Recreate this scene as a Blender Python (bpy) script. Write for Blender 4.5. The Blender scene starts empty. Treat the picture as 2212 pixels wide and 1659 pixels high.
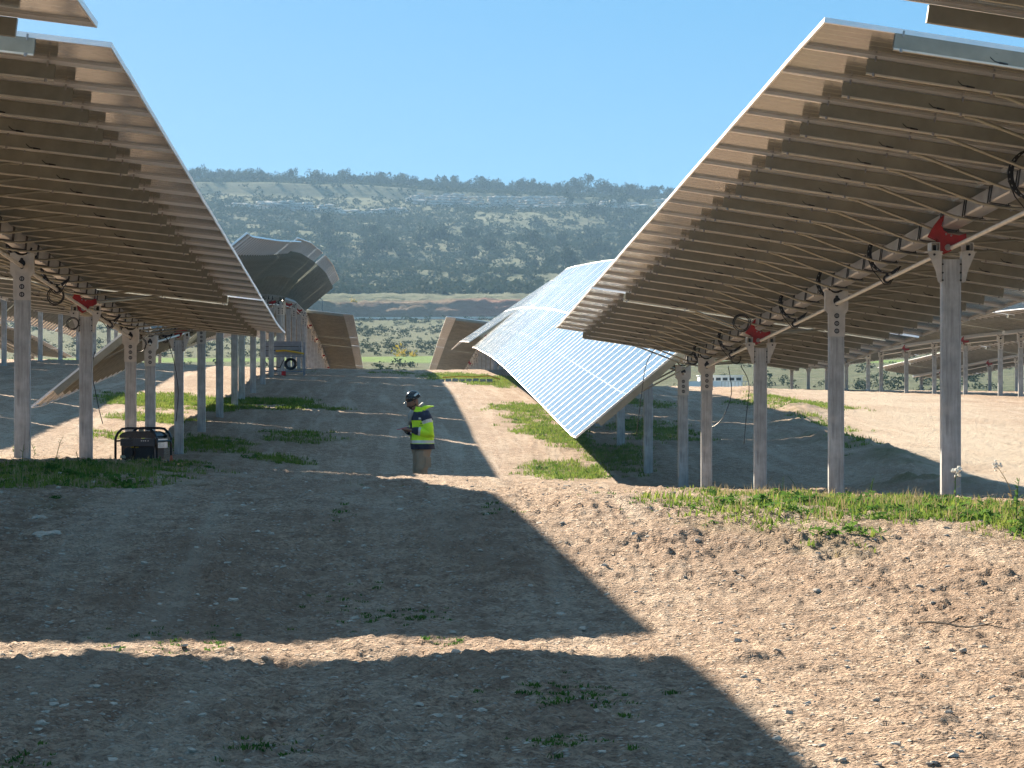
import bpy, math, random
import numpy as np
from mathutils import Vector, Matrix, Euler
R = math.radians
scene = bpy.context.scene
COL = scene.collection
rnd = random.Random(7)
nrs = np.random.RandomState(11)

# ---------------------------------------------------------------- camera, sky, sun, exposure
EYE = 1.30                      # camera height over the datum; all heights "e" below are relative to the eye
F = 7276.0                      # focal length in units of a 2212 px wide picture
cam = bpy.data.cameras.new('camera'); cam.sensor_width = 36; cam.lens = 36 * F / 2212
cam.clip_start = 0.1; cam.clip_end = 6000
camo = bpy.data.objects.new('camera', cam); COL.objects.link(camo)
camo.location = (0, 0, EYE); YAW = math.atan(266.4 / F)
camo.rotation_euler = (R(90), 0, -YAW)
scene.camera = camo
SUN = Vector((-0.90, 2.0, 1.0)).normalized()
EL = math.asin(SUN.z); AZ = math.atan2(SUN.x, SUN.y)
w = bpy.data.worlds.new('World'); scene.world = w; w.use_nodes = True
nt = w.node_tree; nt.nodes.clear()
wo = nt.nodes.new('ShaderNodeOutputWorld'); bg = nt.nodes.new('ShaderNodeBackground')
sky = nt.nodes.new('ShaderNodeTexSky'); sky.sky_type = 'NISHITA'; sky.sun_disc = False
sky.sun_elevation = EL; sky.sun_rotation = AZ; sky.altitude = 900
sky.air_density = 1.0; sky.dust_density = 1.0; sky.ozone_density = 1.0
tc = nt.nodes.new('ShaderNodeTexCoord'); mp = nt.nodes.new('ShaderNodeVectorMath'); mp.operation = 'ADD'
mp.inputs[1].default_value = (0, 0, 0.16)
nt.links.new(tc.outputs['Generated'], mp.inputs[0]); nt.links.new(mp.outputs[0], sky.inputs['Vector'])
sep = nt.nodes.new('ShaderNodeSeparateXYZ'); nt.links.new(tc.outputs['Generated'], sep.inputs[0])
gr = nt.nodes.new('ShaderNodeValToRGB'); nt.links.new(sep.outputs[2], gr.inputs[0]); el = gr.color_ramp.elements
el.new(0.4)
for q_, (p_, c_) in zip(el, [(0.0, (0.040, 0.150, 0.245)), (0.11, (0.010, 0.120, 0.240)), (1.0, (0.125, 0.205, 0.290))]):  # last stop: zenith out of view, paled and brightened to lift shadow fill
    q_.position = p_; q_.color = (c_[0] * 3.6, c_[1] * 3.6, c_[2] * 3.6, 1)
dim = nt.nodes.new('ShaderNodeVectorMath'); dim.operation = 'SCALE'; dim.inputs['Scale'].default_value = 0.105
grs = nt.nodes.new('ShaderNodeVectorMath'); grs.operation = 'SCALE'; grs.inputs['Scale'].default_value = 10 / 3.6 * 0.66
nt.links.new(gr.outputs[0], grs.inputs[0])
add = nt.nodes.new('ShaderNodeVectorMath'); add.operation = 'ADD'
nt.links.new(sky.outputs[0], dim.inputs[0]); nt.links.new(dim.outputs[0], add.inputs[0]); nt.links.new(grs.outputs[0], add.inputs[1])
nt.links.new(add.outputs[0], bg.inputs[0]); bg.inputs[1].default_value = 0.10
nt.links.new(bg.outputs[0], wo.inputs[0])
sl = bpy.data.lights.new('sun', 'SUN'); sl.energy = 5.0; sl.angle = R(0.53); sl.color = (1.0, 0.85, 0.66)
so = bpy.data.objects.new('sun', sl); COL.objects.link(so); so.location = (-60, 130, 65)
so.rotation_euler = SUN.to_track_quat('Z', 'Y').to_euler()
vs = scene.view_settings; vs.view_transform = 'Standard'; vs.look = 'None'; vs.gamma = 1; vs.use_curve_mapping = False
vs.exposure = 1.92
scene.cycles.max_bounces = 6; scene.cycles.diffuse_bounces = 3; scene.cycles.glossy_bounces = 3
scene.cycles.volume_bounces = 0; scene.cycles.use_denoising = True

# ---------------------------------------------------------------- numpy noise
_T = nrs.rand(256, 256)
def vnoise(x, y):
    xi = np.floor(x).astype(int); yi = np.floor(y).astype(int); fx = x - xi; fy = y - yi
    fx = fx * fx * (3 - 2 * fx); fy = fy * fy * (3 - 2 * fy)
    a = _T[xi & 255, yi & 255]; b = _T[(xi + 1) & 255, yi & 255]
    c = _T[xi & 255, (yi + 1) & 255]; d = _T[(xi + 1) & 255, (yi + 1) & 255]
    return (a * (1 - fx) + b * fx) * (1 - fy) + (c * (1 - fx) + d * fx) * fy - 0.5
def fbm(x, y, n=4, g=0.5):
    s = 0; a = 1.0
    for i in range(n):
        s = s + a * vnoise(x + 17.3 * i, y + 9.1 * i); x = x * 2.03; y = y * 2.03; a *= g
    return s
def sstep(a, b, x):
    t = np.clip((x - a) / (b - a), 0, 1); return t * t * (3 - 2 * t)

# ---------------------------------------------------------------- ground heights (relative to the eye)
FAR = [(262, -2.6), (300, -1.9), (340, 0.1), (380, 1.6), (500, 5.6), (650, 10.0), (786, 15.2), (803, 15.3), (807, 15.6), (815, 19.8),
       (830, 21.5), (900, 25.5), (1000, 31), (1100, 38), (1300, 56), (1480, 76), (1560, 85), (1578, 92), (1640, 95), (1700, 99), (1760, 100), (1900, 94), (2600, 76)]
PROF = {
 -60: [(-60, -1.0), (60, -0.6), (150, 1.2), (200, 0.2)],
 -14: [(-60, -1.1), (12, -0.9), (20, -0.45), (60, -0.6), (100, 0.2), (121, 0.68), (142, 1.05), (165, 0.95), (200, 0.0), (235, -1.6)],
 -4.2: [(-60, -1.1), (12, -1.10), (15.4, -1.09), (17.5, -0.85), (20, -0.64), (30, -0.70), (38.7, -0.86), (46.8, -1.06), (54.9, -1.38), (60, -1.5), (67.3, -1.43), (75.4, -1.09), (83.5, -0.86), (91.6, -0.6), (104, -0.29), (112, -0.03), (120, 0.25), (140, 0.55), (155, 0.72), (168, 0.75), (190, 0.25), (240, -1.6)],
 0.6: [(-60, -1.15), (8, -1.09), (12, -1.11), (15.6, -1.13), (17.6, -0.92), (20, -0.67), (24, -0.77), (30, -0.94), (36, -1.12), (41.5, -1.27), (43.0, -1.16), (44.6, -1.21), (48, -1.6), (54, -1.92), (60, -1.98), (68, -1.86), (75.4, -1.25), (83.5, -0.92), (91.6, -0.66), (104, -0.30), (112, -0.06), (120, 0.16), (140, 0.50), (152, 0.62), (162, 0.60), (190, -0.1), (240, -2.0)],
 5.3: [(-60, -1.15), (12, -1.12), (15.6, -1.1), (18.5, -0.86), (22, -0.80), (31.4, -1.09), (39.5, -1.34), (47.6, -1.53), (55.7, -1.78), (60, -1.86), (68, -1.82), (76, -1.41), (96, -0.62), (120, 0.08), (150, 0.62), (162, 0.62), (190, 0.1), (240, -1.9)],
 10: [(-60, -1.15), (14, -1.0), (20, -0.85), (31, -1.12), (40, -1.45), (50, -1.66), (60, -1.75), (80, -1.30), (100, -0.72), (120, -0.28), (136, -0.08), (150, -0.10), (175, -0.25), (200, -0.4), (240, -2.0)],
 24: [(-60, -1.15), (20, -1.0), (60, -1.15), (100, -0.65), (137, -0.47), (153, -0.42), (190, -0.35), (211, -0.45), (240, -1.7)],
 70: [(-60, -1.2), (100, -1.0), (150, -0.6), (200, -0.6), (240, -1.9)],
}
_XK = np.array(sorted(PROF)); _DG = np.arange(-60, 2600, 0.5)
_HG = []
for k in _XK:
    p = PROF[k] + FAR
    a = np.interp(_DG, [q[0] for q in p], [q[1] for q in p])
    b = a.copy()
    for wdt, lo, hi in ((7, -60, 260), (31, 260, 3000)):
        ker = np.hanning(wdt + 2)[1:-1]; ker /= ker.sum()
        c = np.convolve(np.pad(a, wdt // 2, mode='edge'), ker, mode='valid')
        m = (_DG >= lo) & (_DG < hi) & ~((_DG > 800) & (_DG < 822)) & ~((_DG > 1555) & (_DG < 1585))
        b[m] = c[m]
    _HG.append(b)
_HG = np.array(_HG)
def ground_base(x, d):
    x = np.asarray(x, float); d = np.asarray(d, float)
    xw = x / np.maximum(1.0, d / 260.0)
    i = np.clip(np.searchsorted(_XK, xw) - 1, 0, len(_XK) - 2)
    t = np.clip((xw - _XK[i]) / (_XK[i + 1] - _XK[i]), 0, 1); t = t * t * (3 - 2 * t) * 0.6 + t * 0.4
    fd = np.clip((d + 60) / 0.5, 0, len(_DG) - 2); j = fd.astype(int); f = fd - j
    h0 = _HG[i, j] * (1 - f) + _HG[i, j + 1] * f; h1 = _HG[i + 1, j] * (1 - f) + _HG[i + 1, j + 1] * f
    return h0 * (1 - t) + h1 * t
HEAPS = []
def heaps(x, d):
    s = np.zeros_like(x * 1.0)
    for X, D_, r_ in HEAPS: s = s + np.exp(-((x - X) / r_) ** 2 - ((d - D_) / (r_ * 1.8)) ** 2)
    return np.clip(s, 0, 1)
def berm(x, d):
    cx = 8.7 + (d - 50) * 0.058 + 0.4 * np.sin(d * .21)
    return np.exp(-((x - cx) / 0.75) ** 2) * sstep(42, 50, d) * (1 - sstep(120, 140, d))
def ruts(x, d):
    s = 0
    for c0, c1, ph in ((-0.7, .012, 0), (0.95, .010, 1.3), (2.4, -.02, 2.2), (3.9, -.02, .7), (-2.2, .02, 1.9)):
        s = s + np.exp(-((x - c0 - c1 * d - .22 * np.sin(d * .16 + ph)) / 0.15) ** 2)
    return s * sstep(5, 8, d)
def ground_e(x, d, detail=True):
    x = np.asarray(x, float); d = np.asarray(d, float)
    h = ground_base(x, d)
    if detail:
        k = 1 - sstep(215, 245, d)
        h = h + k * (0.028 + 0.027 * sstep(30, 60, d)) * fbm(x * 0.22 + 3, d * 0.16, 3)
        rough = k * (0.75 + 0.7 * sstep(-0.1, 0.45, fbm(x * 0.5 + 40, d * 0.35 + 5, 2)))
        h = h + rough * (0.036 * fbm(x * 1.7, d * 1.3 + 7, 3) + 0.017 * np.abs(fbm(x * 5.5 + 11, d * 4.5, 2)) + 0.025 * fbm(x * 21, d * 16 + 3, 2) + 0.012 * fbm(x * 41, d * 33 + 3, 1))
        hp = heaps(x, d); h = h + k * hp * (0.020 + 0.05 * np.abs(fbm(x * 9, d * 7, 3)))
        bm = berm(x, d); h = h + bm * (0.16 + 0.22 * np.abs(fbm(x * 2.2, d * 1.6, 3)))
        rt = ruts(x, d) * k; h = h - rt * 0.016 * (1 + 0.35 * np.sin(d * 34)) * sstep(-.3, .2, fbm(x * .3 + 2, d * .12, 2))
        far = sstep(255, 330, d)
        h = h + far * (0.9 * fbm(x * 0.02, d * 0.02, 3)) + sstep(830, 1000, d) * (1 - sstep(1500, 1560, d) * 0.6) * (9 * fbm(x * 0.008 + 5, d * 0.006 + 1, 3) + 2.0 * fbm(x * 0.04, d * 0.04, 2))
        h = h + sstep(1000, 1700, d) * (-0.042 * x) * (x > -400)
        c = sstep(803, 812, d) * (1 - sstep(815, 900, d)); h = h + c * (1.1 * np.abs(fbm(x * 0.10, d * 0.2, 2)) + 1.3 * np.abs(fbm(x * 0.5, d * 0.25, 3)))
    return h
def gz(x, d): return float(ground_e(x, d)) + EYE
def at(px, py, dmin=8, dmax=240):
    """the ground point seen at a spot of the photograph (2212 px wide)"""
    a = math.tan(math.atan((px - 1106) / F) + YAW); b = -(py - 829.5) / F
    ds = np.arange(dmin, dmax, 0.1); h = ground_base(a * ds, ds); los = b * ds
    i = np.where(h >= los)[0]
    d = float(ds[i[0]]) if len(i) else dmax
    return a * d, d

# ---------------------------------------------------------------- mesh helpers
class MB:
    def __init__(s): s.v = []; s.f = []; s.m = []
    def quad(s, a, b, c, d, m=0):
        n = len(s.v); s.v += [a, b, c, d]; s.f.append((n, n + 1, n + 2, n + 3)); s.m.append(m)
    def box(s, x0, x1, y0, y1, z0, z1, m=0, mt=None, mb=None, M=None):
        n = len(s.v); P = [(x0, y0, z0), (x1, y0, z0), (x1, y1, z0), (x0, y1, z0), (x0, y0, z1), (x1, y0, z1), (x1, y1, z1), (x0, y1, z1)]
        if M is not None: P = [tuple(M @ Vector(p)) for p in P]
        s.v += P
        s.f += [(n, n + 3, n + 2, n + 1), (n + 4, n + 5, n + 6, n + 7), (n, n + 1, n + 5, n + 4), (n + 1, n + 2, n + 6, n + 5), (n + 2, n + 3, n + 7, n + 6), (n + 3, n, n + 4, n + 7)]
        s.m += [m if mb is None else mb, m if mt is None else mt, m, m, m, m]
    def tube(s, pts, r, seg=8, m=0, caps=True, sq=1.0):
        pts = [Vector(p) for p in pts]; rs = r if isinstance(r, (list, tuple)) else [r] * len(pts)
        n0 = len(s.v); up = None
        for i, p in enumerate(pts):
            t = (pts[min(i + 1, len(pts) - 1)] - pts[max(i - 1, 0)]).normalized()
            if up is None:
                up = Vector((0, 0, 1)) if abs(t.z) < 0.9 else Vector((1, 0, 0))
            a = t.cross(up).normalized(); up = a.cross(t).normalized(); up2 = up
            rr = rs[i]; ra, rb = (rr if isinstance(rr, tuple) else (rr, rr * sq))
            for k in range(seg):
                an = 2 * math.pi * k / seg
                s.v.append(tuple(p + a * (ra * math.cos(an)) + up2 * (rb * math.sin(an))))
        for i in range(len(pts) - 1):
            for k in range(seg):
                k2 = (k + 1) % seg; a0 = n0 + i * seg
                mm = m[i] if isinstance(m, (list, tuple)) else m
                s.f.append((a0 + k, a0 + k2, a0 + seg + k2, a0 + seg + k)); s.m.append(mm)
        if caps:
            s.f.append(tuple(n0 + k for k in range(seg))[::-1]); s.m.append(m[0] if isinstance(m, (list, tuple)) else m)
            e = n0 + (len(pts) - 1) * seg
            s.f.append(tuple(e + k for k in range(seg))); s.m.append(m[-1] if isinstance(m, (list, tuple)) else m)
    def prism(s, poly, y0, y1, m=0):
        """polygon in (x,z) extruded along y"""
        n = len(s.v); k = len(poly)
        s.v += [(p[0], y0, p[1]) for p in poly] + [(p[0], y1, p[1]) for p in poly]
        s.f.append(tuple(n + i for i in range(k))); s.f.append(tuple(n + k + i for i in range(k))[::-1]); s.m += [m, m]
        for i in range(k):
            j = (i + 1) % k; s.f.append((n + i, n + k + i, n + k + j, n + j)); s.m.append(m)
    def mesh(s, name, mats, smooth=False):
        me = bpy.data.meshes.new(name); me.from_pydata(s.v, [], s.f)
        for mm in mats: me.materials.append(mm)
        if len(mats) > 1: me.polygons.foreach_set('material_index', s.m)
        if smooth: me.polygons.foreach_set('use_smooth', [True] * len(me.polygons))
        me.update(); me.validate(); return me
def link(name, me, parent=None, M=None, loc=None):
    o = bpy.data.objects.new(name, me); COL.objects.link(o)
    if parent is not None: o.parent = parent
    if M is not None: o.matrix_basis = M
    if loc is not None: o.location = loc
    return o
def thing(o, label, cat, group=None):
    o['label'] = label; o['category'] = cat
    if group: o['group'] = group
    return o
def empty(name, loc, label, cat, group=None):
    o = bpy.data.objects.new(name, None); COL.objects.link(o); o.location = loc; o.empty_display_size = 0.3
    return thing(o, label, cat, group)
def np_mesh(name, V, Fq, mats, smooth=True, attr=None):
    me = bpy.data.meshes.new(name); k = Fq.shape[1]
    me.vertices.add(len(V)); me.vertices.foreach_set('co', V.astype(np.float32).ravel())
    me.loops.add(Fq.size); me.loops.foreach_set('vertex_index', Fq.astype(np.int32).ravel())
    me.polygons.add(len(Fq)); me.polygons.foreach_set('loop_start', np.arange(0, Fq.size, k, dtype=np.int32))
    me.polygons.foreach_set('use_smooth', np.full(len(Fq), smooth))
    for m in mats: me.materials.append(m)
    me.update(calc_edges=True)
    if attr is not None:
        ca = me.color_attributes.new('zone', 'FLOAT_COLOR', 'POINT'); ca.data.foreach_set('color', attr.astype(np.float32).ravel())
    return me

# ---------------------------------------------------------------- materials
def mat(name):
    m = bpy.data.materials.new(name); m.use_nodes = True; n = m.node_tree
    b = n.nodes['Principled BSDF']; return m, n, b
def nd(n, t, **kw):
    x = n.nodes.new(t)
    for k, v in kw.items(): setattr(x, k, v)
    return x
def noise(n, scale, detail=4, rough=0.55, vec=None, dist=0.0):
    x = nd(n, 'ShaderNodeTexNoise'); x.inputs['Scale'].default_value = scale; x.inputs['Detail'].default_value = detail
    x.inputs['Roughness'].default_value = rough; x.inputs['Distortion'].default_value = dist
    if vec is not None: n.links.new(vec, x.inputs['Vector'])
    return x
def ramp(n, src, stops):
    r = nd(n, 'ShaderNodeValToRGB'); e = r.color_ramp.elements
    while len(e) < len(stops): e.new(0.5)
    for q, (p, c) in zip(e, stops): q.position = p; q.color = (c[0], c[1], c[2], 1) if isinstance(c, tuple) else (c, c, c, 1)
    n.links.new(src, r.inputs[0]); return r
def mix(n, f, a, b, mode='MIX'):
    x = nd(n, 'ShaderNodeMix', data_type='RGBA', blend_type=mode)
    for s, v in ((0, f), (6, a), (7, b)):
        if hasattr(v, 'links'): n.links.new(v, x.inputs[s])
        elif s == 0: x.inputs[s].default_value = v
        else: x.inputs[s].default_value = (v[0], v[1], v[2], 1)
    return x.outputs[2]
def math_(n, op, a, b=0.0, c=None):
    x = nd(n, 'ShaderNodeMath', operation=op)
    for i, v in enumerate((a, b) if c is None else (a, b, c)):
        if hasattr(v, 'links'): n.links.new(v, x.inputs[i])
        else: x.inputs[i].default_value = v
    return x.outputs[0]
def bump(n, b, h, strength=0.4, dist=0.01):
    x = nd(n, 'ShaderNodeBump'); x.inputs['Strength'].default_value = strength; x.inputs['Distance'].default_value = dist
    n.links.new(h, x.inputs['Height']); n.links.new(x.outputs[0], b.inputs['Normal'])
def metal(name, c0, c1, rough=0.45, metallic=0.6, scale=9, sp=0.5, b_=0.15):
    m, n, b = mat(name); t = nd(n, 'ShaderNodeTexCoord')
    a = noise(n, scale, 6, 0.65, t.outputs['Object'])
    r = ramp(n, a.outputs[0], [(0.3, c0), (0.7, c1)]); n.links.new(r.outputs[0], b.inputs['Base Color'])
    b.inputs['Metallic'].default_value = metallic; b.inputs['Specular IOR Level'].default_value = sp
    rr = ramp(n, a.outputs[0], [(0.2, rough - 0.08), (0.8, rough + 0.12)]); n.links.new(rr.outputs[0], b.inputs['Roughness'])
    bump(n, b, a.outputs[0], b_, 0.003); return m
def plain(name, c, rough=0.6, metallic=0.0, var=0.15, scale=20):
    m, n, b = mat(name); t = nd(n, 'ShaderNodeTexCoord'); a = noise(n, scale, 4, 0.6, t.outputs['Object'])
    r = ramp(n, a.outputs[0], [(0.25, tuple(v * (1 - var) for v in c)), (0.75, tuple(min(1, v * (1 + var)) for v in c))])
    n.links.new(r.outputs[0], b.inputs['Base Color']); b.inputs['Roughness'].default_value = rough; b.inputs['Metallic'].default_value = metallic
    return m
M_post = metal('galvanised_post', (0.36, 0.38, 0.38), (0.58, 0.61, 0.61), 0.48, 0.35, 5)
# streaks run down the posts
n = M_post.node_tree; b = n.nodes['Principled BSDF']; t = nd(n, 'ShaderNodeTexCoord'); mpn = nd(n, 'ShaderNodeMapping')
mpn.inputs['Scale'].default_value = (14, 14, 0.9); n.links.new(t.outputs['Object'], mpn.inputs[0])
a1 = noise(n, 1.6, 5, 0.7, mpn.outputs[0]); a2 = noise(n, 3.0, 3, 0.5, t.outputs['Object'])
src = b.inputs['Base Color'].links[0].from_socket
c = mix(n, ramp(n, a1.outputs[0], [(0.42, 0.0), (0.66, 0.75)]).outputs[0], src, (0.20, 0.195, 0.19))
c = mix(n, ramp(n, a2.outputs[0], [(0.58, 0.0), (0.7, 0.5)]).outputs[0], c, (0.60, 0.58, 0.54))
n.links.new(c, b.inputs['Base Color'])
M_rail = metal('galvanised_rail', (0.22, 0.22, 0.18), (0.34, 0.335, 0.275), 0.42, 0.45, 3)
M_tube = metal('torque_tube_steel', (0.33, 0.33, 0.33), (0.50, 0.49, 0.47), 0.36, 0.6, 4)
M_head = metal('pale_galvanised', (0.44, 0.43, 0.39), (0.62, 0.60, 0.55), 0.45, 0.3, 7)
M_shaft = metal('shaft_steel', (0.55, 0.53, 0.46), (0.74, 0.71, 0.63), 0.4, 0.3, 7)
M_alu = metal('aluminium_frame', (0.80, 0.80, 0.79), (0.92, 0.92, 0.91), 0.32, 0.6, 3, 0.5, 0.03)
M_black = plain('black_rubber', (0.012, 0.012, 0.013), 0.5)
M_dark = plain('dark_cast_iron', (0.02, 0.02, 0.022), 0.42, 0.4)
M_red = plain('red_painted_steel', (0.33, 0.012, 0.010), 0.42, 0.0, 0.3, 12)
M_bolt = metal('bolt_zinc', (0.25, 0.24, 0.22), (0.42, 0.4, 0.38), 0.35, 0.8)
def panel_face(name, back):
    m, n, b = mat(name); t = nd(n, 'ShaderNodeTexCoord'); sx = nd(n, 'ShaderNodeSeparateXYZ'); n.links.new(t.outputs['Object'], sx.inputs[0])
    def line(src, period, width, off=0.0):
        q = math_(n, 'MULTIPLY', math_(n, 'PINGPONG', math_(n, 'ADD', src, 40 * period + off), period / 2), 1.0)
        return math_(n, 'LESS_THAN', q, width / 2)
    ly = line(sx.outputs[1], 0.2125, 0.016 if back else 0.005, 0.0)
    lx = line(sx.outputs[0], 0.1065, 0.006 if back else 0.004, 0.0)
    lc = math_(n, 'LESS_THAN', math_(n, 'ABSOLUTE', sx.outputs[0]), 0.011)
    # small white diamonds where cell corners meet
    dx = math_(n, 'PINGPONG', math_(n, 'ADD', sx.outputs[0], 8.52), 0.1065); dy = math_(n, 'PINGPONG', math_(n, 'ADD', sx.outputs[1], 8.5), 0.10625)
    dia = math_(n, 'LESS_THAN', math_(n, 'ADD', dx, dy), 0.016)
    a = noise(n, 1.5, 5, 0.6, t.outputs['Object']); oi = nd(n, 'ShaderNodeObjectInfo')
    if back:
        base = ramp(n, a.outputs[0], [(0.3, (0.078, 0.076, 0.058)), (0.7, (0.12, 0.115, 0.088))]).outputs[0]
        base = mix(n, math_(n, 'MULTIPLY', oi.outputs['Random'], 0.35), base, (0.05, 0.045, 0.035))
        c = mix(n, ly, base, (0.50, 0.46, 0.38)); b.inputs['Roughness'].default_value = 0.16
        b.inputs['IOR'].default_value = 1.7
        c = mix(n, math_(n, 'MULTIPLY', lx, 0.15), c, (0.3, 0.27, 0.2))
    else:
        base = ramp(n, a.outputs[0], [(0.3, (0.09, 0.12, 0.155)), (0.7, (0.12, 0.15, 0.185))]).outputs[0]
        base = mix(n, math_(n, 'MULTIPLY', oi.outputs['Random'], 0.5), base, (0.11, 0.14, 0.18))
        f = math_(n, 'MAXIMUM', math_(n, 'MULTIPLY', math_(n, 'MAXIMUM', lx, ly), 0.25), math_(n, 'MAXIMUM', lc, dia))
        c = mix(n, f, base, (0.62, 0.68, 0.72)); b.inputs['Roughness'].default_value = 0.10
        b.inputs['IOR'].default_value = 1.5; b.inputs['Sheen Weight'].default_value = 0.0
        pass
    dust = noise(n, 6, 6, 0.7, t.outputs['Object'])
    c = mix(n, ramp(n, dust.outputs[0], [(0.45, 0.0), (0.8, 0.22)]).outputs[0], c, (0.42, 0.38, 0.32))
    n.links.new(c, b.inputs['Base Color']); return m
M_top = panel_face('solar_cells_front', False); M_back = panel_face('solar_cells_back', True)

# ground: zone attribute  R grass, G pale gravel road, B reddish soil, A damp/dark
def ground_mat(name, farland=False):
    m, n, b = mat(name); g = nd(n, 'ShaderNodeNewGeometry'); at_ = nd(n, 'ShaderNodeAttribute'); at_.attribute_name = 'zone'
    sp = nd(n, 'ShaderNodeSeparateColor'); n.links.new(at_.outputs['Color'], sp.inputs[0]); P = g.outputs['Position']
    if not farland:
        n1 = noise(n, 0.5, 5, 0.6, P); n2 = noise(n, 6, 6, 0.65, P); n3 = noise(n, 38, 5, 0.7, P)
        vo = nd(n, 'ShaderNodeTexVoronoi'); vo.inputs['Scale'].default_value = 34; n.links.new(P, vo.inputs['Vector'])
        v2 = nd(n, 'ShaderNodeTexVoronoi'); v2.inputs['Scale'].default_value = 70; n.links.new(P, v2.inputs['Vector'])
        c = ramp(n, n1.outputs[0], [(0.28, (0.55, 0.39, 0.275)), (0.5, (0.69, 0.515, 0.375)), (0.72, (0.77, 0.61, 0.465))]).outputs[0]
        c = mix(n, ramp(n, n2.outputs[0], [(0.38, 0.75), (0.60, 0.0)]).outputs[0], c, (0.28, 0.19, 0.135))
        c = mix(n, ramp(n, n2.outputs[0], [(0.56, 0.0), (0.72, 0.6)]).outputs[0], c, (0.64, 0.53, 0.43))
        c = mix(n, ramp(n, n3.outputs[0], [(0.38, 0.8), (0.54, 0.0)]).outputs[0], c, (0.17, 0.115, 0.085))  # crevice shade painted into the soil colour where the bump runs low
        peb = ramp(n, vo.outputs['Color'], [(0.58, 0.0), (0.62, 1.0)]).outputs[0]
        pin = ramp(n, vo.outputs['Distance'], [(0.22, 1.0), (0.42, 0.0)]).outputs[0]
        c = mix(n, math_(n, 'MULTIPLY', math_(n, 'MULTIPLY', peb, pin), 0.9), c, (0.74, 0.68, 0.60))
        ms_ = nd(n, 'ShaderNodeMapping'); ms_.inputs['Scale'].default_value = (2.6, 0.10, 1); ms_.inputs['Rotation'].default_value = (0, 0, 0.02); n.links.new(P, ms_.inputs[0])
        st_ = noise(n, 1.0, 4, 0.6, ms_.outputs[0], 0.4)
        c = mix(n, ramp(n, st_.outputs[0], [(0.50, 0.0), (0.68, 0.45)]).outputs[0], c, (0.74, 0.64, 0.52))
        c = mix(n, ramp(n, st_.outputs[0], [(0.32, 0.35), (0.46, 0.0)]).outputs[0], c, (0.36, 0.26, 0.19))
        c = mix(n, math_(n, 'MULTIPLY', sp.outputs[1], 0.75), c, mix(n, n3.outputs[0], (0.44, 0.37, 0.28), (0.66, 0.57, 0.45)))
        c = mix(n, math_(n, 'MULTIPLY', sp.outputs[2], 0.5), c, mix(n, n3.outputs[0], (0.26, 0.17, 0.12), (0.48, 0.34, 0.24)))
        gr = mix(n, n2.outputs[0], (0.07, 0.09, 0.025), (0.20, 0.20, 0.07))
        gf = math_(n, 'MULTIPLY', sp.outputs[0], ramp(n, n3.outputs[0], [(0.36, 0.15), (0.52, 1.0)]).outputs[0])
        c = mix(n, math_(n, 'MULTIPLY', gf, 0.8), c, gr)
        b.inputs['Roughness'].default_value = 0.95; b.inputs['Specular IOR Level'].default_value = 0.15
        h = math_(n, 'ADD', math_(n, 'MULTIPLY', n3.outputs[0], 0.9), math_(n, 'MULTIPLY', math_(n, 'MULTIPLY', peb, pin), 0.7))
        h = math_(n, 'ADD', h, math_(n, 'MULTIPLY', n2.outputs[0], 1.6))
        h = math_(n, 'SUBTRACT', h, math_(n, 'MULTIPLY', v2.outputs['Distance'], 0.5))
        bump(n, b, h, 1.0, 0.055)
    else:
        n1 = noise(n, 0.02, 6, 0.6, P); n2 = noise(n, 0.22, 6, 0.7, P); n3 = noise(n, 1.2, 4, 0.7, P)
        c = ramp(n, n1.outputs[0], [(0.35, (0.075, 0.09, 0.05)), (0.65, (0.135, 0.14, 0.09))]).outputs[0]
        c = mix(n, ramp(n, n2.outputs[0], [(0.42, 0.0), (0.58, 0.85)]).outputs[0], c, (0.085, 0.105, 0.055))
        c = mix(n, ramp(n, n3.outputs[0], [(0.55, 0.0), (0.72, 0.55)]).outputs[0], c, (0.27, 0.25, 0.20))
        mz = nd(n, 'ShaderNodeMapping'); mz.inputs['Scale'].default_value = (0.25, 0.25, 2.2); n.links.new(P, mz.inputs[0])
        n4 = noise(n, 1.0, 5, 0.7, mz.outputs[0])
        red = mix(n, n4.outputs[0], (0.17, 0.065, 0.050), (0.33, 0.16, 0.12))
        c = mix(n, sp.outputs[2], c, red); c = mix(n, sp.outputs[1], c, (0.52, 0.47, 0.40))
        c = mix(n, sp.outputs[0], c, mix(n, n3.outputs[0], (0.10, 0.17, 0.045), (0.17, 0.26, 0.07)))
        b.inputs['Roughness'].default_value = 1.0; b.inputs['Specular IOR Level'].default_value = 0.05
        bump(n, b, math_(n, 'ADD', n2.outputs[0], math_(n, 'MULTIPLY', n3.outputs[0], 0.4)), 1.0, 1.2)
    n.links.new(c, b.inputs['Base Color']); return m
M_ground = ground_mat('bare_gravelly_soil'); M_far = ground_mat('scrubby_hillside', True)
def leafm(name, c0, c1, scale=2.0, trans=0.25):
    m, n, b = mat(name); g = nd(n, 'ShaderNodeNewGeometry'); a = noise(n, scale, 3, 0.6, g.outputs['Position'])
    oi = nd(n, 'ShaderNodeObjectInfo')
    r = ramp(n, a.outputs[0], [(0.35, c0), (0.65, c1)])
    c = mix(n, math_(n, 'MULTIPLY', oi.outputs['Random'], 0.4), r.outputs[0], tuple(v * 0.6 for v in c0))
    n.links.new(c, b.inputs['Base Color'])
    b.inputs['Roughness'].default_value = 0.9; b.inputs['Specular IOR Level'].default_value = 0.05
    tr = nd(n, 'ShaderNodeBsdfTranslucent'); n.links.new(c, tr.inputs[0]); ms = nd(n, 'ShaderNodeMixShader'); ms.inputs[0].default_value = trans
    out = n.nodes['Material Output']; n.links.new(b.outputs[0], ms.inputs[1]); n.links.new(tr.outputs[0], ms.inputs[2]); n.links.new(ms.outputs[0], out.inputs[0])
    return m
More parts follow.
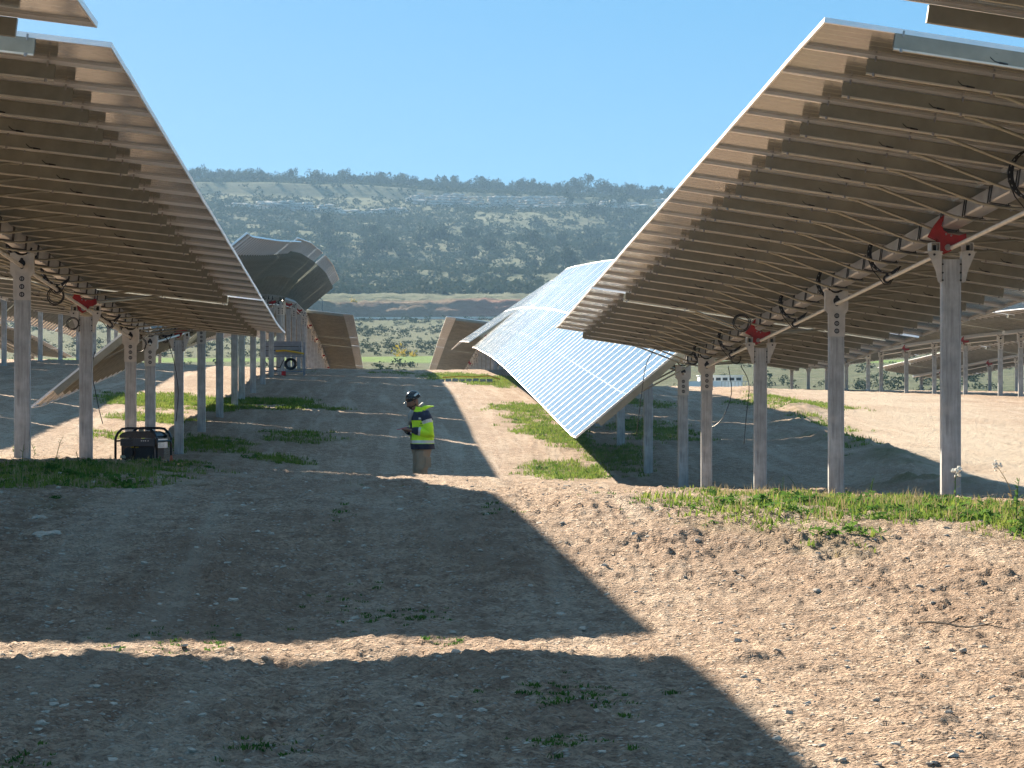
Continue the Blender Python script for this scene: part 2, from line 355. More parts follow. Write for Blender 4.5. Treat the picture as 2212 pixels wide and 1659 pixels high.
M_bush = leafm('scrub_foliage', (0.026, 0.045, 0.018), (0.062, 0.082, 0.036), 0.12, 0.1)
M_pine = leafm('pine_needles', (0.016, 0.032, 0.014), (0.045, 0.070, 0.028), 0.6, 0.1)
M_grass = leafm('grass_blades', (0.095, 0.19, 0.03), (0.30, 0.36, 0.085), 3.0, 0.4)
M_dry = leafm('dry_stems', (0.30, 0.24, 0.13), (0.46, 0.38, 0.22), 3.0, 0.3)
M_weed = leafm('weed_leaves', (0.05, 0.13, 0.03), (0.13, 0.24, 0.05), 6.0, 0.4)
M_flower = plain('white_petals', (0.75, 0.75, 0.70), 0.7)
M_bark = plain('bark', (0.10, 0.075, 0.055), 0.9)
M_stone = plain('pale_limestone', (0.46, 0.41, 0.345), 0.9, 0, 0.3, 5)
M_rock = plain('cliff_rock', (0.38, 0.35, 0.31), 0.95, 0, 0.4, 0.6)

# ---------------------------------------------------------------- ground meshes
for px_, py_, r_ in [(430, 1190, .28), (450, 1262, .26), (560, 1300, .12), (1000, 1205, .3), (1130, 1245, .2), (1470, 1205, .2), (1400, 1172, .25), (1850, 1272, .3), (2060, 1335, .3), (1610, 1425, .18), (1010, 1140, .4), (700, 1140, .35),
        (250, 1300, .2), (1260, 1545, .12), (300, 1480, .15), (900, 1450, .15), (1750, 1180, .4), (2120, 1250, .3), (1980, 1560, .16), (620, 1500, .12)]:
    _h = at(px_, py_); HEAPS.append((_h[0], _h[1], r_))
patches = []     # (x, d, rx, rd, strength) grass patches
def patch(px, py, rx, rd, s=1.0, **k):
    X, D = at(px, py, **k); patches.append((X, D, rx, rd, s))
for px, py, rx, rd, s in [(30, 1045, 0.9, 3.5, 1.0), (120, 1020, 1.1, 4.5, 1.0), (240, 1010, 0.9, 4.5, .9), (340, 1005, 0.8, 3, .8), (430, 1000, 0.6, 2.5, .5),
        (1440, 1085, 0.35, 0.7, .8), (1700, 1085, 1.0, 3.2, .9), (1820, 1088, 1.0, 3.0, 1.0), (1560, 1068, 0.7, 2.5, .8), (1940, 1090, 0.9, 2.6, 1.0), (2060, 1098, 0.8, 2.4, 1.0),
        (2160, 1120, 0.8, 2.2, 1.1), (2205, 1135, 0.6, 1.6, 1.1), (780, 1052, .3, .5, .6)]:
    patch(px, py, rx, rd, s)
for px, py, rx, rd, s in [(340, 865, 1.6, 6, 1.1), (330, 905, 1.2, 3, 1.1), (250, 945, .9, 3, .7), (560, 868, 1.7, 3.2, 1.2), (470, 880, 1.4, 3, .9), (640, 880, 1, 2, .7), (720, 884, .8, 1.2, .6),
        (430, 960, 1.1, 3.5, .9), (640, 945, 1.0, 2.5, .8), (600, 995, 0.8, 2, .8), (1120, 885, 1.1, 4, .9), (1180, 930, 1.0, 4, .9), (1215, 950, 0.8, 3, 1.0), (1190, 1010, 0.9, 2.5, .8), (1260, 1025, .9, 3, .9), (1150, 905, 1.0, 5, .7),
        (1330, 985, 1.0, 5, .9), (1420, 930, 1.5, 6, .8), (1380, 870, 1.2, 5, .7), (1700, 875, 1.8, 8, .8), (1600, 834, 2.0, 7, 1.0), (1780, 920, 1.0, 5, .6), (1850, 975, .8, 4, .6), (1000, 815, 1.8, 9, .9), (1080, 826, 1.8, 8, .8), (900, 806, 3, 4, .5)]:
    patch(px, py, rx, rd, s, dmin=45)
def grass_mask(x, d):
    s = np.zeros_like(x)
    for X, D, rx, rd, st in patches:
        q = ((x - X) / rx) ** 2 + ((d - D) / rd) ** 2
        s = np.maximum(s, st * np.exp(-q))
    return np.clip((s - 0.30 + 0.55 * fbm(x * 1.6, d * 1.0, 3)) * 1.5, 0, 1)
def road_mask(x, d):
    cx = 10.5 + (d - 52) * 0.105                    # gravel service track, right
    return np.exp(-((x - cx) / 2.4) ** 2) * sstep(30, 48, d)
def zone_near(x, d):
    z = np.zeros((x.size, 4)); z[:, 3] = 1
    z[:, 0] = grass_mask(x, d); z[:, 1] = np.clip(road_mask(x, d) * (1 + 0.8 * fbm(x * 3, d * .4, 2)), 0, 1)
    z[:, 2] = np.clip(0.8 * sstep(0.05, 0.5, fbm(x * 0.45 + 9, d * 0.22 + 4, 3)) + heaps(x, d) + 0.8 * berm(x, d), 0, 1); z[:, 0] = np.maximum(z[:, 0], np.clip(berm(x, d) * 2 * fbm(x, d * .6, 2), 0, 1)); return z
def grid(xs_ratio, ds, skip=None):
    D, A = np.meshgrid(ds, xs_ratio, indexing='ij'); X = A * D
    nr, nc = D.shape; idx = np.arange(nr * nc).reshape(nr, nc)
    q = np.stack([idx[:-1, :-1], idx[:-1, 1:], idx[1:, 1:], idx[1:, :-1]], -1).reshape(-1, 4)
    return X.ravel(), D.ravel(), q
ds = [5.5]
while ds[-1] < 250:
    d = ds[-1]; ds.append(d + max(0.035, d * (0.0036 if d < 70 else 0.006)))
X, D, q = grid(np.linspace(-0.165, 0.235, 700), np.array(ds))
Z = ground_e(X, D) + EYE
V = np.stack([X, D, Z], 1)
me = np_mesh('ground', V, q, [M_ground], True, zone_near(X, D))
g_near = link('ground', me); g_near['kind'] = 'structure'
# coarse land around and behind the camera
xs = np.arange(-260, 261, 2.0); dd = np.arange(-60, 252, 2.0)
XX, DD = np.meshgrid(xs, dd, indexing='ij'); inside = (DD > 9) & (XX / np.maximum(DD, 1) > -0.14) & (XX / np.maximum(DD, 1) < 0.21)
margin = (DD > 4) & (XX / np.maximum(DD, 1) > -0.19 ) & (XX / np.maximum(DD, 1) < 0.26)
ZZ = ground_base(XX, DD) + EYE - 0.25 * margin + 0.05 * fbm(XX * .3, DD * .3, 2)
idx = np.arange(XX.size).reshape(XX.shape)
q = np.stack([idx[:-1, :-1], idx[1:, :-1], idx[1:, 1:], idx[:-1, 1:]], -1).reshape(-1, 4)
keep = ~(inside.ravel()[q].all(1)); q = q[keep]
zc = np.zeros((XX.size, 4)); zc[:, 3] = 1
link('ground_around', np_mesh('ground_around', np.stack([XX.ravel(), DD.ravel(), ZZ.ravel()], 1), q, [M_ground], True, zc))['kind'] = 'structure'
# far land: valley floor, road bench, red cutting, hillside
ds = [244.0]
while ds[-1] < 2500:
    d = ds[-1]; ds.append(d + (1.0 if 796 < d < 835 else 2.0 if 1540 < d < 1600 else max(1.6, d * 0.0050)))
X, D, q = grid(np.linspace(-0.40, 0.48, 420), np.array(ds))
Z = ground_e(X, D) + EYE - 0.35 * (D < 249)
z = np.zeros((X.size, 4)); z[:, 3] = 1
z[:, 1] = ((D > 785) & (D < 799)) * 0.9
z[:, 2] = 0.85 * sstep(801, 806, D) * (1 - sstep(813, 822, D + 10 * fbm(X * .05, D * .05, 2))) * np.clip(0.9 + fbm(X * .03, D * .03, 2), 0, 1)
z[:, 0] = np.clip(sstep(395, 402, D) * (1 - sstep(418, 426, D)) + 0.8 * sstep(455, 470, D) * (1 - sstep(480, 500, D)) * (X > 40), 0, 1)
link('hillside', np_mesh('hillside', np.stack([X, D, Z], 1), q, [M_far], True, z))['kind'] = 'structure'

# ---------------------------------------------------------------- solar trackers
MW, ML, MP = 1.282, 2.40, 1.2845
def make_panel_mesh():
    b = MB(); x, y, t = ML / 2, MW / 2, 0.035
    fw = 0.0135
    b.box(-x, x, -y, -y + fw, 0, t, 0); b.box(-x, x, y - fw, y, 0, t, 0)
    b.box(-x, -x + fw, -y + fw, y - fw, 0, t, 0); b.box(x - fw, x, -y + fw, y - fw, 0, t, 0)
    b.box(-x + fw, x - fw, -y + fw, y - fw, t - 0.0075, t - 0.0015, 0, mt=1, mb=2)
    b.box(-x + fw, x - fw, -y + fw, -y + 0.032, 0, 0.002, 0); b.box(-x + fw, x - fw, y - 0.032, y - fw, 0, 0.002, 0)   # flange lips
    for sx in (-0.0, ):
        b.box(-0.05, 0.05, -0.30, -0.22, t - 0.022, t - 0.0075, 3); b.box(-0.05, 0.05, -0.04, 0.04, t - 0.022, t - 0.0075, 3); b.box(-0.05, 0.05, 0.22, 0.30, t - 0.022, t - 0.0075, 3)
    return b.mesh('solar_panel', [M_alu, M_top, M_back, M_black])
ME_panel = make_panel_mesh()
RH = 0.115; RB = 0.076; RL = 1.92          # rail height, underside above tube centre, half length
def make_rail():
    b = MB()
    b.box(-RL, RL, -0.028, -0.025, RB, RB + RH)                 # web facing the near side
    b.box(-RL, RL, -0.025, 0.030, RB + RH - 0.003, RB + RH); b.box(-RL, RL, -0.025, 0.012, RB, RB + 0.003)
    b.box(-RL, RL, -0.037, -0.028, RB, RB + 0.013, 2)              # rolled lower lip
    b.box(-RL, RL, 0.030, 0.033, RB + 0.02, RB + RH)
    for sx in (-1, 1):
        for xx in (0.05, 0.9):
            b.tube([(sx * (RL - xx), -0.05, RB - 0.012), (sx * (RL - xx), -0.05, RB + 0.012)], 0.011, 6, 1)
            b.tube([(sx * (RL - xx), -0.05, RB + RH - 0.02), (sx * (RL - xx), -0.05, RB + RH + 0.02)], 0.008, 6, 1)
    return b.mesh('rail', [M_rail, M_bolt, M_shaft])
ME_rail = make_rail()
def make_rail_small():
    b = MB(); b.box(-RL, RL, -0.03, 0.03, RB, RB + RH - 0.002); return b.mesh('rail_plain', [M_rail])
ME_rail_s = make_rail_small()
def make_strut():
    b = MB()
    for s in (-1, 1):
        P = [(s * 0.0, 0.02, -0.098), (s * 0.16, 0.02, -0.09), (s * 0.90, 0.02, RB - 0.004), (s * 0.98, 0.02, RB - 0.004)]
        b.tube(P, [(0.016, 0.011), (0.016, 0.013), (0.016, 0.014), (0.016, 0.009)], 8, 0)
    b.tube([(0.12, 0.02, -0.12), (0.12, 0.02, -0.075)], 0.008, 6, 1); b.tube([(-0.12, 0.02, -0.12), (-0.12, 0.02, -0.075)], 0.008, 6, 1)
    return b.mesh('strut', [M_rail, M_bolt])
ME_strut = make_strut()
TW = 0.075
def make_strap():
    b = MB(); t = 0.005; w_ = TW + 0.004
    for y in (-0.075, -0.035, 0.035, 0.075):
        b.box(-w_ - t, -w_, y - .004, y + .004, -w_, RB); b.box(w_, w_ + t, y - .004, y + .004, -w_, RB)
        b.box(-w_, w_ + 0.02, y - .004, y + .004, -w_ - t, -w_)
    b.box(-0.15, -0.09, -0.07, -0.03, RB - 0.001 , RB + 0.010, 1); b.box(-0.22, -0.18, -0.06, -0.035, RB - 0.001, RB + 0.008, 1)
    return b.mesh('strap', [M_dark, M_head])
ME_strap = make_strap()
def make_post_mesh(h):
    """lipped C channel, web facing the near side; top at z=0"""
    b = MB(); w_ = 0.091; dp = 0.10; t = 0.006
    for i in range(2):
        pass
    b.box(-w_ + 0.008, w_ - 0.008, -0.05, -0.05 + t, -h, 0)
    for s in (-1, 1):
        xo = s * w_; xi = s * (w_ - t)
        b.prism([(s * (w_ - 0.008), 0), (s * (w_ - 0.008), -h)][::-1] + [(s * (w_ - 0.007), -h), (s * (w_ - 0.007), 0)], -0.05, -0.05 + t)
        # rounded corner as a chamfer strip, flange and lip
        n = len(b.v)
        b.v += [(s * (w_ - .008), -.05, -h), (s * w_, -.042, -h), (s * w_, -.042, 0), (s * (w_ - .008), -.05, 0)]
        b.f.append((n, n + 1, n + 2, n + 3)); b.m.append(0)
        b.box(min(xo, xi), max(xo, xi), -0.042, 0.05, -h, 0)
        b.box(min(xi, s * (w_ - 0.03)), max(xi, s * (w_ - 0.03)), 0.044, 0.05, -h, 0)
    return b.mesh('post', [M_post])
def disc(b, x, z, y0, y1, r, m, seg=14):
    b.prism([(x + r * math.cos(2 * math.pi * k / seg), z + r * math.sin(2 * math.pi * k / seg)) for k in range(seg)], y0, y1, m)
def make_head_plain():
    """bearing plate on a free post; origin at the tube centre"""
    b = MB()
    T0 = -0.10
    b.prism([(-0.135, T0), (-0.075, T0), (-0.04, T0 - 0.03), (0.04, T0 - 0.03), (0.075, T0), (0.135, T0), (0.135, T0 - 0.235), (0.100, T0 - 0.275), (0.100, T0 - 0.54), (-0.100, T0 - 0.54), (-0.100, T0 - 0.275), (-0.135, T0 - 0.235)], -0.068, -0.060, 0)
    b.box(-0.135, -0.127, -0.060, 0.05, T0 - 0.235, T0, 0); b.box(0.127, 0.135, -0.060, 0.05, T0 - 0.235, T0, 0)
    b.box(-0.072, -0.066, -0.074, -0.068, T0 - 0.54, T0 - 0.06, 0); b.box(0.066, 0.072, -0.074, -0.068, T0 - 0.54, T0 - 0.06, 0)
    disc(b, 0, T0 - 0.118, -0.076, -0.068, 0.042, 1); disc(b, 0, T0 - 0.075, -0.075, -0.069, 0.020, 1, 8); disc(b, 0, T0 - 0.165, -0.075, -0.069, 0.020, 1, 8)
    for z in (-0.295, -0.385, -0.475):
        disc(b, 0, T0 + z, -0.072, -0.068, 0.030, 1); disc(b, 0, T0 + z, -0.084, -0.072, 0.020, 2, 6)
        b.box(-0.004, 0.004, -0.086, -0.084, T0 + z - 0.02, T0 + z + 0.02, 1)
    # saddle the tube turns in
    pts = [(0.115 * math.cos(a), 0.0, 0.115 * math.sin(a)) for a in [R(200 + 14 * i) for i in range(11)]]
    b.tube(pts, 0.012, 6, 1)
    return b.mesh('post_head', [M_head, M_dark, M_bolt])
ME_head = make_head_plain()
def make_drive_arm():
    """dark curved toothed arm round the tube, with its pinion; origin at the tube centre, turns with the tube"""
    b = MB(); o = []; i_ = []
    for k in range(15):
        a = R(118 + (292 - 118) * k / 14); t = k / 14; wd = 0.012 + 0.036 * math.sin(math.pi * min(1, t * 1.05 + 0.05))
        o.append((0.215 * math.cos(a), 0.215 * math.sin(a) + 0.02)); i_.append(((0.215 - wd) * math.cos(a), (0.215 - wd) * math.sin(a) + 0.02))
    b.prism(o + i_[::-1], -0.012, 0.012, 0)
    b.prism([(0.06, -0.175), (0.16, -0.085), (0.165, -0.10), (0.09, -0.205)], -0.010, 0.010, 0)
    for k in range(9):
        a = R(135 + 16 * k); b.box(-0.008, 0.008, -0.016, -0.012, 0.196, 0.204, 1, M=Matrix.Translation((0, 0, 0.02)) @ Matrix.Rotation(-a + math.pi / 2, 4, 'Y'))
    return b.mesh('drive_arc', [M_dark, M_bolt])
ME_arc = make_drive_arm()
SD = 0.255                                   # drive shaft below tube centre
def make_pinion():
    b = MB(); disc(b, 0, -SD, -0.018, 0.018, 0.045, 0, 16); disc(b, 0, -SD, -0.022, -0.018, 0.028, 1, 12)
    b.tube([(-0.205, 0, -0.03), (-0.15, 0, -0.16), (-0.03, 0, -SD - 0.055), (0.03, 0, -SD - 0.05), (0.16, 0, -0.10)], 0.006, 6, 0)
    b.box(-0.015, 0.015, -0.01, 0.01, -SD + 0.04, -0.19, 0); return b.mesh('pinion', [M_dark, M_bolt])
ME_pin = make_pinion()
def make_red():
    b = MB(); s = 0.00125
    P = [(1430, 210), (1385, 215), (1345, 262), (1310, 320), (1275, 412), (1345, 432), (1370, 500), (1415, 524), (1450, 500), (1490, 440), (1530, 430), (1562, 400), (1550, 348), (1500, 372), (1420, 370), (1375, 348), (1358, 300), (1382, 245)]
    P = [((x - 1427) * s, -(y - 475) * s - SD) for x, y in P]
    b.prism(P[::-1], -0.05, -0.032, 0); b.prism(P[::-1], 0.032, 0.05, 0); disc(b, 0, -SD, -0.075, 0.06, 0.030, 1, 14); disc(b, 0, -SD, -0.06, -0.05, 0.045, 0, 14)
    for x, y in ((1372, 262), (1366, 318), (1400, 378), (1440, 382)):
        disc(b, (x - 1427) * s, -(y - 475) * s - SD, -0.066, -0.05, 0.010, 1, 6)
    return b.mesh('drive_bracket', [M_red, M_bolt])
ME_red = make_red()
def make_boxes(side):
    """two hollow square bearers on trapezoid side brackets of a driven post"""
    b = MB()
    for s in (side,):
        cx = s * 0.158; z = -0.245; h = 0.041; t = 0.006; y0, y1 = -0.11, 0.11
        b.box(cx - h, cx + h, y0, y1, z + h - t, z + h); b.box(cx - h, cx + h, y0, y1, z - h, z - h + t)
        b.box(cx - h, cx - h + t, y0, y1, z - h + t, z + h - t); b.box(cx + h - t, cx + h, y0, y1, z - h + t, z + h - t)
        b.box(cx - 0.01, cx + 0.02, -0.02, 0.02, z - 0.03, z + 0.02, 1)
        b.box(min(s * 0.085, s * 0.235), max(s * 0.085, s * 0.235), -0.08, 0.07, z - h - 0.010, z - h)
        poly = [(s * 0.094, z - h - 0.010), (s * 0.225, z - h - 0.010), (s * 0.205, z - h - 0.06), (s * 0.150, z - h - 0.19), (s * 0.128, z - h - 0.29), (s * 0.094, z - h - 0.29)]
        if s < 0: poly = poly[::-1]
        b.prism(poly[::-1], -0.070, -0.062, 0)
        b.box(min(s * 0.094, s * 0.100), max(s * 0.094, s * 0.100), -0.062, 0.05, z - h - 0.29, z - h - 0.010)
        disc(b, s * 0.165, z - h - 0.03, -0.085, -0.070, 0.012, 1, 6)
        for zz in (0.12, 0.2, 0.27): disc(b, s * 0.085, z - h - zz, -0.075, -0.05, 0.009, 1, 6)
    return b.mesh('bearing_bracket', [M_head, M_dark])
ME_box = {-1: make_boxes(-1), 1: make_boxes(1)}
def make_lead():
    b = MB()
    b.tube([(-0.10, -0.03, RB + 0.09), (-0.07, -0.045, RB + 0.045), (-0.02, -0.05, RB + 0.01), (0.05, -0.05, RB + 0.004)], 0.006, 6)
    b.tube([(0.03, -0.05, RB + 0.004), (0.13, -0.05, RB - 0.004)], 0.014, 6); b.tube([(-0.10, -0.03, RB + 0.10), (0.0, -0.035, RB + 0.10)], 0.013, 6)
    return b.mesh('connector_lead', [M_black])
ME_lead = make_lead()
_post_cache = {}
def post_mesh(h):
    k = round(h / 0.15) * 0.15
    if k not in _post_cache: _post_cache[k] = make_post_mesh(k)
    return _post_cache[k]
def prof(pts):
    xs_ = [p[0] for p in pts]; ys_ = [p[1] for p in pts]
    g_ = np.arange(-80, 320, 0.5); a = np.interp(g_, xs_, ys_); k = np.hanning(15)[1:-1]; k /= k.sum()
    a = np.convolve(np.pad(a, 6, mode='edge'), k, mode='valid')
    return lambda d: float(np.interp(d, g_, a))
TUBE = {
 'L': prof([(-20, 2.25), (10, 2.32), (20.5, 2.30), (21.6, 2.25), (38.7, 1.60), (54.9, 0.99), (59.5, 0.93), (76, 1.55), (95.5, 2.35), (112, 2.90), (132, 3.35), (150, 3.62), (168, 3.55), (185, 3.05), (206, 2.35), (243, 0.80)]),
 'R': prof([(-20, 2.0), (8, 2.02), (21, 1.93), (22.5, 1.89), (31.4, 1.53), (47.6, 0.87), (59.3, 0.39), (78, 1.15), (96, 1.85), (108, 2.25), (128, 2.75), (150, 3.05), (170, 2.90), (190, 2.35), (206, 1.80), (243, 0.55)]),
 'L2': prof([(20, 2.1), (60, 1.95), (95, 2.9), (121, 3.5), (142, 4.0), (165, 3.8), (190, 3.0), (243, 1.2)]),
 'L3': prof([(60, 2.0), (121, 3.6), (165, 3.7), (198, 2.9), (226, 1.7), (243, 1.1)]),
 'R3': prof([(60, 1.9), (120, 2.05), (137, 2.0), (153, 1.86), (173, 1.55), (190, 1.35), (205, 1.12), (243, 0.3)]),
 'R4': prof([(60, 1.9), (150, 2.0), (180, 1.5), (187, 1.34), (211, 0.62), (243, -0.2)]),
}
def tracker(row, X0, d0, tilt, label, lod, group='solar tracker tables in rows', posts0=0.84):
    tb = TUBE[row]
    root = empty('solar_tracker', (X0, d0, gz(X0, d0)), label, 'solar tracker', group)
    rinv = Matrix.Translation(root.location).inverted()
    rt = Matrix.Rotation(-R(tilt), 4, 'Y')
    def frame(d, turn=True, slope=True):
        e = tb(d); sl_ = math.atan2(tb(d + 0.6) - tb(d - 0.6), 1.2)
        M = Matrix.Translation((X0, d, e + EYE))
        if slope: M = M @ Matrix.Rotation(sl_, 4, 'X')
        if turn: M = M @ rt
        return M
    ys = []; y = d0; gaps = {20: 0.36}
    rails = []
    jit = random.Random(hash((row, int(d0))) & 0xffff)
    for k in range(28):
        if k in gaps: rails.append(y + 0.01); y += gaps[k]
        rails.append(y); ys.append(y + MP / 2); y += MP
    rails.append(y - 0.03); end = y
    for y_ in ys:
        M = frame(y_); M2 = M @ Matrix.Rotation(R(jit.uniform(-0.05, 0.05)), 4, 'Y')
        for s in (-1, 1):
            link('solar_panel', ME_panel, root, rinv @ M2 @ Matrix.Translation((s * (ML / 2 + 0.004), 0, RB + RH + 0.002 + jit.uniform(0, 0.003))))
    if lod >= 2:
        for y_ in rails: link('rail', ME_rail, root, rinv @ frame(y_))
        for y_ in rails:
            link('strut', ME_strut, root, rinv @ frame(y_)); link('strap', ME_strap, root, rinv @ frame(y_))
            for s in (-1, 1): link('connector_lead', ME_lead, root, rinv @ frame(y_) @ Matrix.Translation((s * 1.22, 0, 0.05)) @ Matrix.Scale(0.6, 4))
    elif lod == 1:
        for y_ in rails: link('rail', ME_rail_s, root, rinv @ frame(y_))
        b = MB()
        for y_ in rails:
            M = rinv @ frame(y_)
            for s in (-1, 1): b.tube([M @ Vector((0, 0.02, -0.10)), M @ Vector((s * 0.16, .02, -.09)), M @ Vector((s * 0.95, 0.02, RB))], 0.015, 5)
        link('strut', b.mesh('struts', [M_rail]), root)['kind'] = 'stuff'
    else:
        b = MB()
        for y_ in rails: b.box(-RL, RL, -0.03, 0.03, RB, RB + RH - 0.002, M=rinv @ frame(y_))
        link('rail', b.mesh('rails', [M_rail]), root)['kind'] = 'stuff'
    # torque tube and drive shaft follow the profile
    npt = 14; dsn = [d0 + (end - d0) * i / npt for i in range(npt + 1)]
    b = MB(); n0 = 0
    for i, d in enumerate(dsn):
        M = rinv @ frame(d)
        for cx, cz in ((-TW + .012, -TW), (TW - .012, -TW), (TW, -TW + .012), (TW, TW - .012), (TW - .012, TW), (-TW + .012, TW), (-TW, TW - .012), (-TW, -TW + .012)):
            b.v.append(tuple(M @ Vector((cx, 0, cz))))
    for i in range(npt):
        for k in range(8): b.f.append((i * 8 + k, i * 8 + (k + 1) % 8, i * 8 + 8 + (k + 1) % 8, i * 8 + 8 + k)); b.m.append(0)
    b.f.append(tuple(range(8))[::-1]); b.m.append(0); b.f.append(tuple(npt * 8 + k for k in range(8))); b.m.append(0)
    link('torque_tube', b.mesh('torque_tube', [M_tube]), root)
    pds = [d0 + posts0 + 8.1 * i for i in range(5)]
    b = MB(); b.tube([rinv @ frame(d, False) @ Vector((0, 0, -SD)) for d in [pds[0] - 0.3] + pds[1:-1] + [pds[-1] + 0.3]], 0.021, 10)
    link('drive_shaft', b.mesh('drive_shaft', [M_shaft], True), root)
    for i, d in enumerate(pds):
        g_ = float(ground_e(X0, d)); top = tb(d) - (0.36 if i % 2 else 0.20)
        h = top - g_ + 0.25; pm = post_mesh(h)
        p = link('post', pm, root, rinv @ Matrix.Translation((X0, d, top + EYE)))
        if i % 2:
            link('drive_bracket', ME_red, root, rinv @ frame(d) @ Matrix.Translation((0, 0, 0.0)) if abs(tilt) < 15 else rinv @ frame(d, False))
            [link('bearing_bracket', ME_box[q_], p, Matrix.Translation((0, 0, 0.36))) for q_ in (-1, 1)]
        else:
            link('post_head', ME_head, p, Matrix.Translation((0, 0, 0.20)))
            if lod >= 1: link('drive_arc', ME_arc, root, rinv @ frame(d + 0.2))
        if i < 4 and lod >= 1:
            dm = d + 4.05
            link('drive_arc', ME_arc, root, rinv @ frame(dm)); link('pinion', ME_pin, root, rinv @ frame(dm, False))
    return root
XL, XR, PIT = -4.19, 5.27, 9.5
G1 = 'flat solar tracker tables'; G2 = 'steeply tilted solar tracker tables'
tracker('L', XL, -15.65, -7.0, 'nearest table of the left row, only a brown corner showing at the top left', 1, G1)
tracker('L', XL, 21.7, -6.6, 'flat table with brown underside filling the upper left, red brackets on its posts', 2, G1)
tracker('L', XL, 58.6, 39, 'tilted table behind the generator, its low edge reaching down to the shaded ground', 1, G2)
tracker('L', XL, 95.4, 43, 'tilted dark ribbed table on the left row climbing the rise, pale near edge', 1, G2)
tracker('L', XL, 132.2, 40, 'tilted table at the top of the rise, farthest tilted one of the left row', 0, G2)
tracker('L', XL, 169.0, -6.0, 'flat dark ribbed table hanging down beyond the crest at the left', 0, G1)
tracker('L', XL, 205.8, -6.0, 'flat table farther down beyond the crest, behind the left dark one', 0, G1)
tracker('R', XR, -15.2, -8.5, 'nearest table of the right row, only a brown strip at the top right corner', 1, G1)
tracker('R', XR, 22.5, -8.5, 'flat table with brown underside filling the upper right, long drive shaft below it', 2, G1)
tracker('R', XR, 59.35, 40, 'tilted table with pale blue cell face towards the sun, low corner near the ground', 1, G2)
tracker('R', XR, 96.1, 40, 'tilted pale table with fine white lines behind the blue one in the right row', 1, G2)
tracker('R', XR, 132.9, 34, 'farthest tilted pale table of the right row, a narrow strip at the crest', 0, G2)
tracker('R', XR, 169.6, -7.0, 'flat ribbed table beyond the crest at the right of the gap', 0, G1)
tracker('R', XR, 206.4, -7.0, 'flat table farther down beyond the crest at the right of the gap', 0, G1)
for d0, tl, lb, lo in [(21.8, -6, 'flat table of the outer left row out of the picture to the left', 0), (58.6, 40, 'tilted table of the outer left row shading the ground at the far left', 0), (95.4, 40, 'tilted table of the outer left row seen between the nearest left posts', 0), (132.2, 40, 'tilted table with saw-toothed low edge in the outer left row', 0), (169.0, -6, 'flat table beyond the crest in the outer left row', 0)]:
    tracker('L2', XL - PIT, d0, tl, lb, lo, G2 if tl > 0 else G1)
for d0, lb in [(150, 'flat ribbed table at the far left edge, two rows over'), (187, 'flat ribbed table sloping down to the valley behind the left posts')]:
    tracker('L3', XL - 2 * PIT, d0, -6, lb, 0, G1)
for d0, lb in [(95.4, 'flat table at the right edge beyond the gravel track, nearest of its row'), (132.1, 'flat table over the gravel rise beyond the track, middle of its row'), (169.0, 'flat table far right beyond the track, where its row drops to the valley')]:
    tracker('R3', XR + 2 * PIT, d0, -8.5, lb, 0, G1)
for d0, lb in [(142.5, 'outermost flat table at the right edge, last row over'), (179.3, 'outermost flat table on the right sloping down behind the thin far posts')]:
    tracker('R4', XR + 3 * PIT, d0, -8.5, lb, 0, G1)
#PART2BEGIN
# ---------------------------------------------------------------- vegetation, rock, stones
def ico(sub):
    t = (1 + 5 ** .5) / 2
    v = [(-1, t, 0), (1, t, 0), (-1, -t, 0), (1, -t, 0), (0, -1, t), (0, 1, t), (0, -1, -t), (0, 1, -t), (t, 0, -1), (t, 0, 1), (-t, 0, -1), (-t, 0, 1)]
    f = [(0, 11, 5), (0, 5, 1), (0, 1, 7), (0, 7, 10), (0, 10, 11), (1, 5, 9), (5, 11, 4), (11, 10, 2), (10, 7, 6), (7, 1, 8), (3, 9, 4), (3, 4, 2), (3, 2, 6), (3, 6, 8), (3, 8, 9), (4, 9, 5), (2, 4, 11), (6, 2, 10), (8, 6, 7), (9, 8, 1)]
    v = [np.array(p) / np.linalg.norm(p) for p in v]
    for _ in range(sub):
        c = {}; nf = []
        def mid(a, b):
            k = (min(a, b), max(a, b))
            if k not in c: m_ = v[a] + v[b]; v.append(m_ / np.linalg.norm(m_)); c[k] = len(v) - 1
            return c[k]
        for a, b, d in f:
            x, y, z_ = mid(a, b), mid(b, d), mid(d, a); nf += [(a, x, z_), (b, y, x), (d, z_, y), (x, y, z_)]
        f = nf
    return np.array(v), np.array(f)
def scatter(tmpl, P, S, rot=None):
    """many small copies as one mesh: tmpl list of (V,F); P positions; S (n,3) sizes"""
    Vs, Fs, off = [], [], 0
    which = nrs.randint(0, len(tmpl), len(P)); rot = nrs.rand(len(P)) * 6.28 if rot is None else rot
    for t_, (tv, tf) in enumerate(tmpl):
        i = np.where(which == t_)[0]
        if not len(i): continue
        c, s_ = np.cos(rot[i])[:, None], np.sin(rot[i])[:, None]
        x = (tv[None, :, 0] * c - tv[None, :, 1] * s_) * S[i, 0:1]; y = (tv[None, :, 0] * s_ + tv[None, :, 1] * c) * S[i, 1:2]; z_ = tv[None, :, 2] * S[i, 2:3]
        v = np.stack([x, y, np.broadcast_to(z_, x.shape)], -1) + P[i][:, None, :]
        Vs.append(v.reshape(-1, 3)); Fs.append((tf[None] + (np.arange(len(i)) * len(tv))[:, None, None] + off).reshape(-1, tf.shape[1])); off += len(i) * len(tv)
    return np.concatenate(Vs), np.concatenate(Fs)
